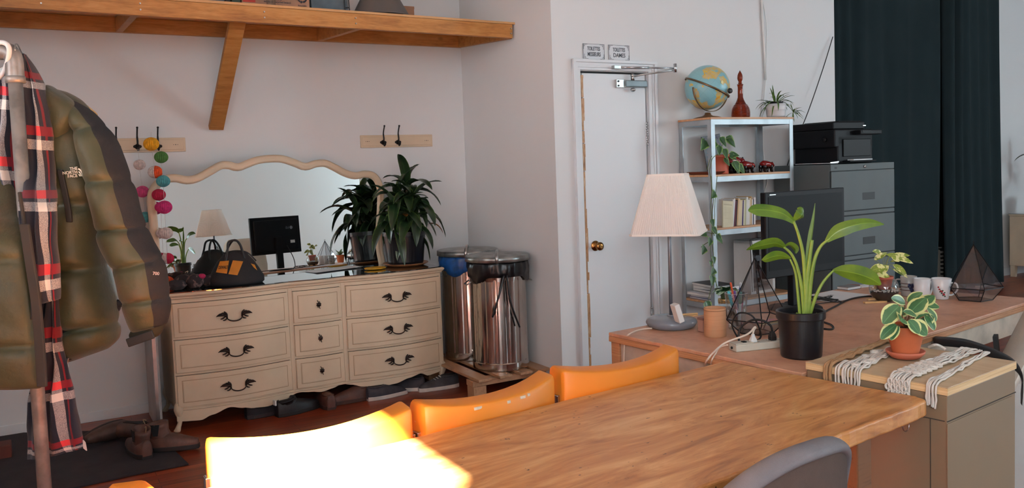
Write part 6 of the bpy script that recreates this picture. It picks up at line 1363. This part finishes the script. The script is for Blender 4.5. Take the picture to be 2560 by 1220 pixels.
SPK = leafm('speckled_leaf',(150,164,60),(100,124,44),None,.1,.4,spots=((226,222,150),42)); f_ = MB(); sm2 = MB()
inv = parent_mat(fb_).inverted()
def FB(px,py,dy=0): return inv @ PY(px,py,fbp.y+dy)
for a,b,w in (((2193,668),(2185,690),.0),):
    pass
for (x0,y0,x1,y1,wd,dy) in ((2185,650,2215,628,.030,0),(2205,634,2182,624,.03,0),(2215,636,2286,650,.042,-.01),(2225,640,2275,632,.03,.02),(2215,668,2172,672,.05,-.03),(2222,664,2180,690,.045,-.02),(2232,662,2270,684,.04,-.03),(2225,655,2270,640,.02,0),(2190,685,2225,688,.04,-.035),(2230,672,2272,690,.02,-.02),(2228,640,2250,652,.04,-.02)):
    p0 = FB(x0,y0,dy); p1 = FB(x1,y1,dy-.015); f_.leaf(p0, p1-p0, (p1-p0).length, wd, .25, .12, 0, up=(.1,-.8,.6), nl=8, nw=4)
    sm2.tube(smoothpath([(0,0,.115),tuple((Vector((0,0,.15))+p0)/2+Vector((0,0,.01))),tuple(p0)],4),.0016,5)
f_.build('foliage', SPK, fb_, smooth=True); sm2.build('stem', M('pale_green_stem',(150,160,110),.5), fb_, smooth=True)
# mugs
def mug(label, px, py, r0, r1, h, hang, mat, deco=None, off=0):
    c = PZ(px,py,DZ_)+Vector((0,r0,0)); t = thing('mug', label, 'mug', tuple(c), 0, None)
    MB().lathe([(.001,.002),(r0-.006,.002),(r0-.004,0),(r0,.003),(r0+(r1-r0)*.4,h*.4),(r1,h-.001),(r1-.0015,h),(r1-.0035,h-.001),(r0-.003,.008),(.001,.007)], seg=48).build('cup', mat, t, smooth=True)
    a = math.radians(hang); d = Vector((math.cos(a),math.sin(a),0)); q = lambda r,z: d*r+Vector((0,0,z))
    MB().tube(smoothpath([q(r1*.93,h*.80),q(r1*.93+.022,h*.78),q(r1*.93+.028,h*.5),q(r0+.018,h*.24),q(r0*1.0,h*.22)],6),.0042,10).build('handle', mat, t, smooth=True)
    return t, c
m1, c1_ = mug('grey patterned mug with dark blue emblem next to the fish bowl', 2280, 742, .034, .038, .098, 140, M('pale_grey_glaze',(178,176,172),.25))
for k in range(3): MB().lathe([(.0388,.03+k*.016),(.0391,.032+k*.016),(.0388,.034+k*.016)], seg=40, cap=False).build('band', M('brown_pattern',(96,64,60),.4), m1)
mb = MB()
for a,zc in ((-1.75,.045),(-1.55,.055),(-1.65,.035),(-1.9,.055)): mb.ball((.0375*math.cos(a),.0375*math.sin(a),zc),(.009,.003,.012),10,8)
mb.build('emblem', M('navy_emblem',(30,34,76),.3), m1, smooth=True)
m2, c2_ = mug('plain white mug in the middle of the three mugs', 2314, 752, .033, .038, .103, 20, WC_)
m3, c3_ = mug('white flared mug with red flower print and handle in front', 2362, 750, .031, .045, .100, -42, WC_)
mb = MB(); mg2 = MB()
def onm(a,z,r0=.031,r1=.045,h=.1): r = r0+(r1-r0)*z/h+.0006; return (r*math.cos(a),r*math.sin(a),z)
for a,z,c in ((-2.25,.052,0),(-2.10,.044,0),(-1.98,.040,0),(-1.80,.030,0),(-1.72,.026,0),(-2.35,.062,0)): mb.ball(onm(a,z),(.0055,.002,.0045),8,6)
for a,z in ((-2.2,.04),(-2.02,.032),(-1.85,.022),(-1.66,.036),(-1.6,.018),(-1.9,.046)): mg2.ball(onm(a,z),(.0042,.0015,.0035),8,6)
mb.build('red_flower_print', M('flower_red',(176,40,52),.4), m3, smooth=True); mg2.build('green_leaf_print', M('print_green',(52,96,66),.4), m3, smooth=True)
# ------------------------------------------------------------------ on the taupe cabinet: peperomia and macrame
BT = .7852
pc = PZ(2285,907,BT)+Vector((0,.058,0))
pe = thing('peperomia', 'peperomia with cream-edged round leaves in terracotta pot on the taupe cabinet', 'plant', (pc.x,pc.y,BT+.006), 0)
TER = M('terracotta',(196,104,62),.7,0,.06,14); TER3 = M('terracotta_pink',(196,110,84),.7,0,.05)
MB().lathe([(.001,0),(.044,0),(.058,.014),(.060,.022),(.0555,.022),(.046,.008),(.001,.008)], seg=44).build('saucer', TER3, pe, smooth=True)
MB().lathe([(.001,.009),(.038,.009),(.0395,.011),(.054,.078),(.0575,.079),(.061,.105),(.057,.105),(.053,.085),(.001,.083)], seg=48).build('pot', TER, pe)
MB().lathe([(.001,.088),(.0535,.088)], seg=24, cap=False).build('soil', M('dark_soil',(44,32,24)), pe)
PEL = leafm('cream_edged_leaf',(82,124,82),(56,98,60),(206,212,146),.26,.34); f_ = MB(); sm3 = MB(); inv = parent_mat(pe).inverted()
def PE_(px,py,dy): return inv @ PY(px,py,pc.y+dy)
oval = lambda q: max(.03,math.sin(PI*min(1,.04+q*.96)))**.55
for (x0,y0,x1,y1,wd,dy,nx,nz) in ((2248,765,2205,800,.058,-.05,-.3,.5),(2256,795,2252,845-60+15,.056,-.075,.0,.4),(2240,812,2200,838,.040,-.06,-.2,.5),(2262,758,2232,738,.036,-.02,-.3,.7),(2270,755,2300,728,.032,.02,.2,.8),(2275,782,2308,742,.056,-.045,.1,.35),(2300,760,2330,735,.05,.0,.4,.4),(2310,765,2346,762,.036,.0,.3,.8),(2290,805,2330,800-15,.05,-.03,.5,.6),(2272,800,2300,830,.045,-.08,.1,.45),(2280,805,2320,832,.056,-.07,.2,.4),(2312,790,2338,822,.052,-.05,.6,.35),(2245,815,2225,845,.03,-.06,-.3,.6),(2290,790,2262,772,.03,-.06,0,.9),(2285,770,2282,745,.045,.03,0,.3),(2318,770,2342,800,.045,-.03,.7,.3),(2268,775,2240,780,.04,.0,-.3,.5)):
    p0 = PE_(x0,y0,dy+.01); p1 = PE_(x1,y1,dy-.012); f_.leaf(p0, p1-p0, (p1-p0).length*1.05, wd, .35, .10, 0, up=(nx,-.85,nz), nl=9, nw=6, prof=oval)
    sm3.tube(smoothpath([(0,0,.09),tuple(p0*.5+Vector((0,0,.05))),tuple(p0)],5),.0019,6)
f_.build('foliage', PEL, pe, smooth=True); sm3.build('stem', M('reddish_stem',(150,110,80),.5), pe, smooth=True)
bxi = parent_mat(bx).inverted()
COT = fabric('white_cotton_cord',(224,216,206),(204,196,188),700,.95); JUT = fabric('jute_cord',(184,146,106),(150,112,78),600,.95)
def strands(name, label, start, end, ns, mat, r, drop, spread0, spread1, wav=.003, knots=(), rope=False, seed=1, lift=.004):
    R = random.Random(seed); P0, P1 = bxi @ PZ(*start,BT), bxi @ PZ(*end,BT)
    P1 = Vector((-.0045,P1.y,0)); t = thing(name, label, 'macrame', tuple(parent_mat(bx) @ Vector((.1,(P0.y+P1.y)/2,BT))), BXA)
    tw = parent_mat(t).inverted() @ parent_mat(bx)
    mb = MB()
    for i in range(ns):
        f = (i+.5)/ns-.5; a = Vector((P0.x,P0.y+f*spread0,BT)); b = Vector((P1.x,P1.y+f*spread1,BT)); pts = []
        for k in range(15):
            u = k/14; p = a.lerp(b,u); p.y += R.uniform(-wav,wav)+(.0 if not rope else .004*math.sin(u*40+i*2.1)); p.z = BT+r+lift*R.random()*(1 if .02<u<.95 else .2)+(.0 if not rope else .003+.003*math.cos(u*40+i*2.1)); pts.append(p)
        e = pts[-1]; pts[-1] = Vector((-.001,e.y,BT+r*.8)); dd = drop*R.uniform(.8,1.1)
        for k in range(1,6): pts.append(Vector((-r-.0015-.002*R.random(),e.y+R.uniform(-wav,wav)*.4*k*.5,BT-dd*k/5)))
        pts = [tw @ p for p in pts]; mb.tube(smoothpath(pts,3),r,7)
    mb.build('cords', mat, t, smooth=True)
    for (u,f,rr_) in knots:
        p = P0.lerp(P1,u); p = Vector((p.x,p.y+f*(spread0+(spread1-spread0)*u),BT+.010)); q = MB()
        for k in range(4): q.tube([tw @ (p+Vector((rr_*math.cos(a)*(.7+.3*(k%2)),rr_*math.sin(a),rr_*.4*math.sin(a*2+k)))) for a in [2*PI*j/14+k for j in range(14)]],r*1.1,6,closed=True)
        q.build('knot', mat, t, smooth=True)
    return t
strands('jute_hanger','brown jute rope lying along the left edge of the taupe cabinet top',(2232,852),(2078,914),4,JUT,.0052,.07,.016,.026,.002,rope=True,seed=2)
t = strands('cotton_macrame','white cotton macrame left of the terracotta pot, draped over the cabinet edge',(2262,866),(2117,926),13,COT,.0031,.075,.030,.088,.004,knots=((.80,-.25,.012),(.62,.3,.009),(.45,.4,.011),(.35,-.1,.009),(.92,-.1,.012),(.7,-.3,.010)),seed=3,lift=.010)
t2 = strands('cotton_macrame','wide knotted white cotton macrame right of the terracotta pot over the cabinet edge',(2432,876),(2236,953),12,COT,.0031,.085,.058,.066,.004,knots=tuple((.60+.07*(k//3),-.34+.34*(k%3),.011) for k in range(15)),seed=4,lift=.010)
q = MB(); tw = parent_mat(t2).inverted() @ parent_mat(bx); yc = (bxi @ PZ(2236,953,BT)).y
for r_ in range(5):
    for c_ in range(4):
        y0 = yc+(c_-1.5)*.0165+(.008 if r_%2 else 0); zc = BT-.008-.017*r_
        for k in (-1,1): q.tube([tw @ Vector((-.010-.003*math.cos(u_*PI*2),y0+k*.006*math.cos(u_*PI*2),zc+.0085*math.sin(u_*PI*2))) for u_ in [j/12 for j in range(12)]],.0030,6,closed=True)
q.build('knotted_panel', COT, t2, smooth=True)
strands('cotton_macrame','narrow bunch of white cotton cords nearest the right corner of the cabinet',(2470,884),(2304,972),6,COT,.0031,.06,.012,.030,.003,seed=5,lift=.008)
ct = MB().tube(smoothpath([PZ(2322,868,BT+.006),PZ(2338,862,BT+.02),PZ(2352,866,BT+.012),PZ(2364,874,BT+.004)],6),.0045,8); tag(ct.build('cotton_tail', COT, None, smooth=True, world=True),'short loose white cord end behind the terracotta pot at cabinet back edge','macrame')
# ------------------------------------------------------------------ chairs beyond the cabinet
CRF = fabric('cream_upholstery',(206,200,188),(192,186,174),300,.85); TAN = M('tan_piping',(170,130,92),.6)
ca = math.atan2(-.57,.83)      # chair's back-to-front axis
oc = thing('cream_chair', 'cream upholstered office chair at the right edge of the photo beside desk', 'chair', (1.80,3.16,0), math.radians(56))
# local x along width, local +y towards the desk side
def backpt(a, b):
    u = (a*2-1); z = .50+.62*b; hw = .235*(1-.10*abs(b-.5)*2)*(1 if b < .85 else math.sqrt(max(0,1-((b-.85)/.17)**2*.55)))
    return Vector((u*hw, -.26*b-.04*u*u, z))
rs = []
for j in range(19):
    b = j/18; c = [backpt(i/20,b) for i in range(21)]; e = .012 if j in (0,18) else .0
    rs.append([p+Vector((0,-(.04-e)*(1-abs(i/10-1)**6),0)) for i,p in enumerate(c)]+[p+Vector((0,(.035-e)*(1-abs((20-i)/10-1)**6),0)) for i,p in enumerate(reversed(c))])
MB().loft(rs).build('backrest', CRF, oc, smooth=True)
rs = [[(x*k,.22+y*k2,z_) for x,y in [(.24*math.copysign(abs(math.cos(a))**.6,math.cos(a)),.23*math.copysign(abs(math.sin(a))**.6,math.sin(a))) for a in [2*PI*i/36 for i in range(36)]]] for k,k2,z_ in ((.95,.95,.42),(1,1,.44),(1,1,.50),(.93,.93,.525),(.5,.5,.53))]
MB().loft(rs).build('seat', CRF, oc, smooth=True); MB().tube([(.242*math.copysign(abs(math.cos(a))**.6,math.cos(a)),.22+.232*math.copysign(abs(math.sin(a))**.6,math.sin(a)),.438) for a in [2*PI*i/48 for i in range(48)]],.006,8,closed=True).build('piping', TAN, oc, smooth=True)
MB().cyl((0,.22,.10),(0,.22,.42),.025,16).build('gas_post', BLK, oc, smooth=True)
for k in range(5): a = 2*PI*k/5+.3; MB().tube([(0,.22,.11),(.27*math.cos(a),.22+.27*math.sin(a),.065)],[.02,.014],8).build('base_leg', BLK, oc, smooth=True); MB().ball((.27*math.cos(a),.22+.27*math.sin(a),.03),(.02,.02,.03),12,8).build('castor', BLK, oc, smooth=True)
MB().bar((0,-.05,.40),(0,-.02,.75),.06,.015,up=(0,1,0)).build('back_bracket', BLK, oc)
arm = MB(); rs = []
ap = smoothpath([PY(2330,852,3.25),PY(2400,858,3.12),PY(2450,872,3.0),PY(2500,893,2.88),PY(2535,915,2.78),PY(2552,945,2.72),PY(2550,1000,2.72)],5)
for i,p in enumerate(ap):
    t_ = (ap[min(i+1,len(ap)-1)]-ap[max(i-1,0)]).normalized(); rs.append([p+Vector((.0,-.012,.010)),p+Vector((.02,.03,.012)),p+Vector((.02,.03,-.02)),p+Vector((.0,-.012,-.016))])
arm.loft(rs).build('armrest', M('black_leatherette',(30,32,36),.45), oc, smooth=True, world=True)
p = PY(2560,1100,3.35); dbx = thing('white_pedestal', 'white low drawer box under the desk end at right edge of photo', 'drawer unit', (p.x+.17,3.45,0), math.radians(38))
MB().box((-.2,-.2,0),(.2,.2,.50)).build('body', WHP, dbx, bevel=.004); MB().box((-.19,-.208,.27),(.19,-.2,.48)).build('drawer', WHP, dbx, bevel=.003)
# ------------------------------------------------------------------ second desk that only the mirror shows
sdk = thing('side_desk', 'plain pale desk beyond the big one, seen only in the dresser mirror', 'desk', (3.25,3.70,0), math.radians(30))
MB().box((-.42,-.35,.70),(.42,.35,.725)).build('desktop', PE, sdk, bevel=.003)
for x_ in (-.38,.38):
    for y_ in (-.3,.3): MB().box((x_-.02,y_-.02,0),(x_+.02,y_+.02,.70)).build('leg', WHP, sdk)
lt = thing('laptop', 'open laptop with dark screen on the pale desk, seen in the mirror', 'laptop', (3.20,3.85,.7255), math.radians(30-90))
MB().box((-.17,-.12,0),(.17,.12,.016)).build('keyboard_base', STEEL, lt, bevel=.003); o = MB().box((-.17,.0,.0),(.17,.010,.23)).build('lid', STEEL, lt, bevel=.003); o.location = (0,.12,.016); o.rotation_euler = (math.radians(-18),0,0)
o2 = MB().box((-.16,-.0012,.01),(.16,.0,.22)).build('screen', SCR.m, lt); o2.location = (0,.12,.016); o2.rotation_euler = (math.radians(-18),0,0)
tp_ = thing('potted_plant', 'small white-green plant in terracotta pot on pale desk, seen in the mirror', 'plant', (2.98,3.72,.7255), 0)
MB().lathe([(.001,0),(.035,0),(.05,.08),(.054,.08),(.055,.10),(.05,.10),(.001,.085)], seg=30).build('pot', TER, tp_); f_ = MB(); R = random.Random(2)
for i in range(16): az = i*2.4; el = R.uniform(.2,1.2); f_.leaf((0,0,.09),(math.cos(az)*math.cos(el),math.sin(az)*math.cos(el),math.sin(el)),.11,.03,.9,.15,nl=6,nw=3)
f_.build('foliage', leafm('pale_variegated',(168,186,150),(90,126,80),None,.1,.4), tp_, smooth=True)
# ------------------------------------------------------------------ shared group phrases for repeats of one kind
GROUPS = {'bear_figurine':'glazed bear figurines on the second metal shelf','mug':'mugs on the desk','pen':'pens in the glass tumbler','pompom_garland':'pompom garlands beside the mirror',
 'sneaker':'shoes under the dresser','shoe':'shoes under the dresser','leather_shoe':'shoes under the dresser','ankle_boot':'boots on the rug','tall_boot':'boots on the rug','boot':'shoes under the dresser',
 'metal_bin':'metal bins by the side wall','storage_crate':'plastic crates on the pine shelf','toilet_sign':'toilet signs above the door','curtain':'slate-grey curtains','cotton_macrame':'macrame on the taupe cabinet',
 'jute_hanger':'macrame on the taupe cabinet','hook_rail':'hook rails on the dresser wall','glass_terrarium':'pointed glass terrariums on the desk','wooden_stick':'wooden sticks on the desk'}
for o in list(bpy.data.objects):
    k = o.name.split('.')[0]
    if o.parent is None and o.get('label') and not o.get('group') and k in GROUPS: o['group'] = GROUPS[k]
bpy.context.view_layer.update()
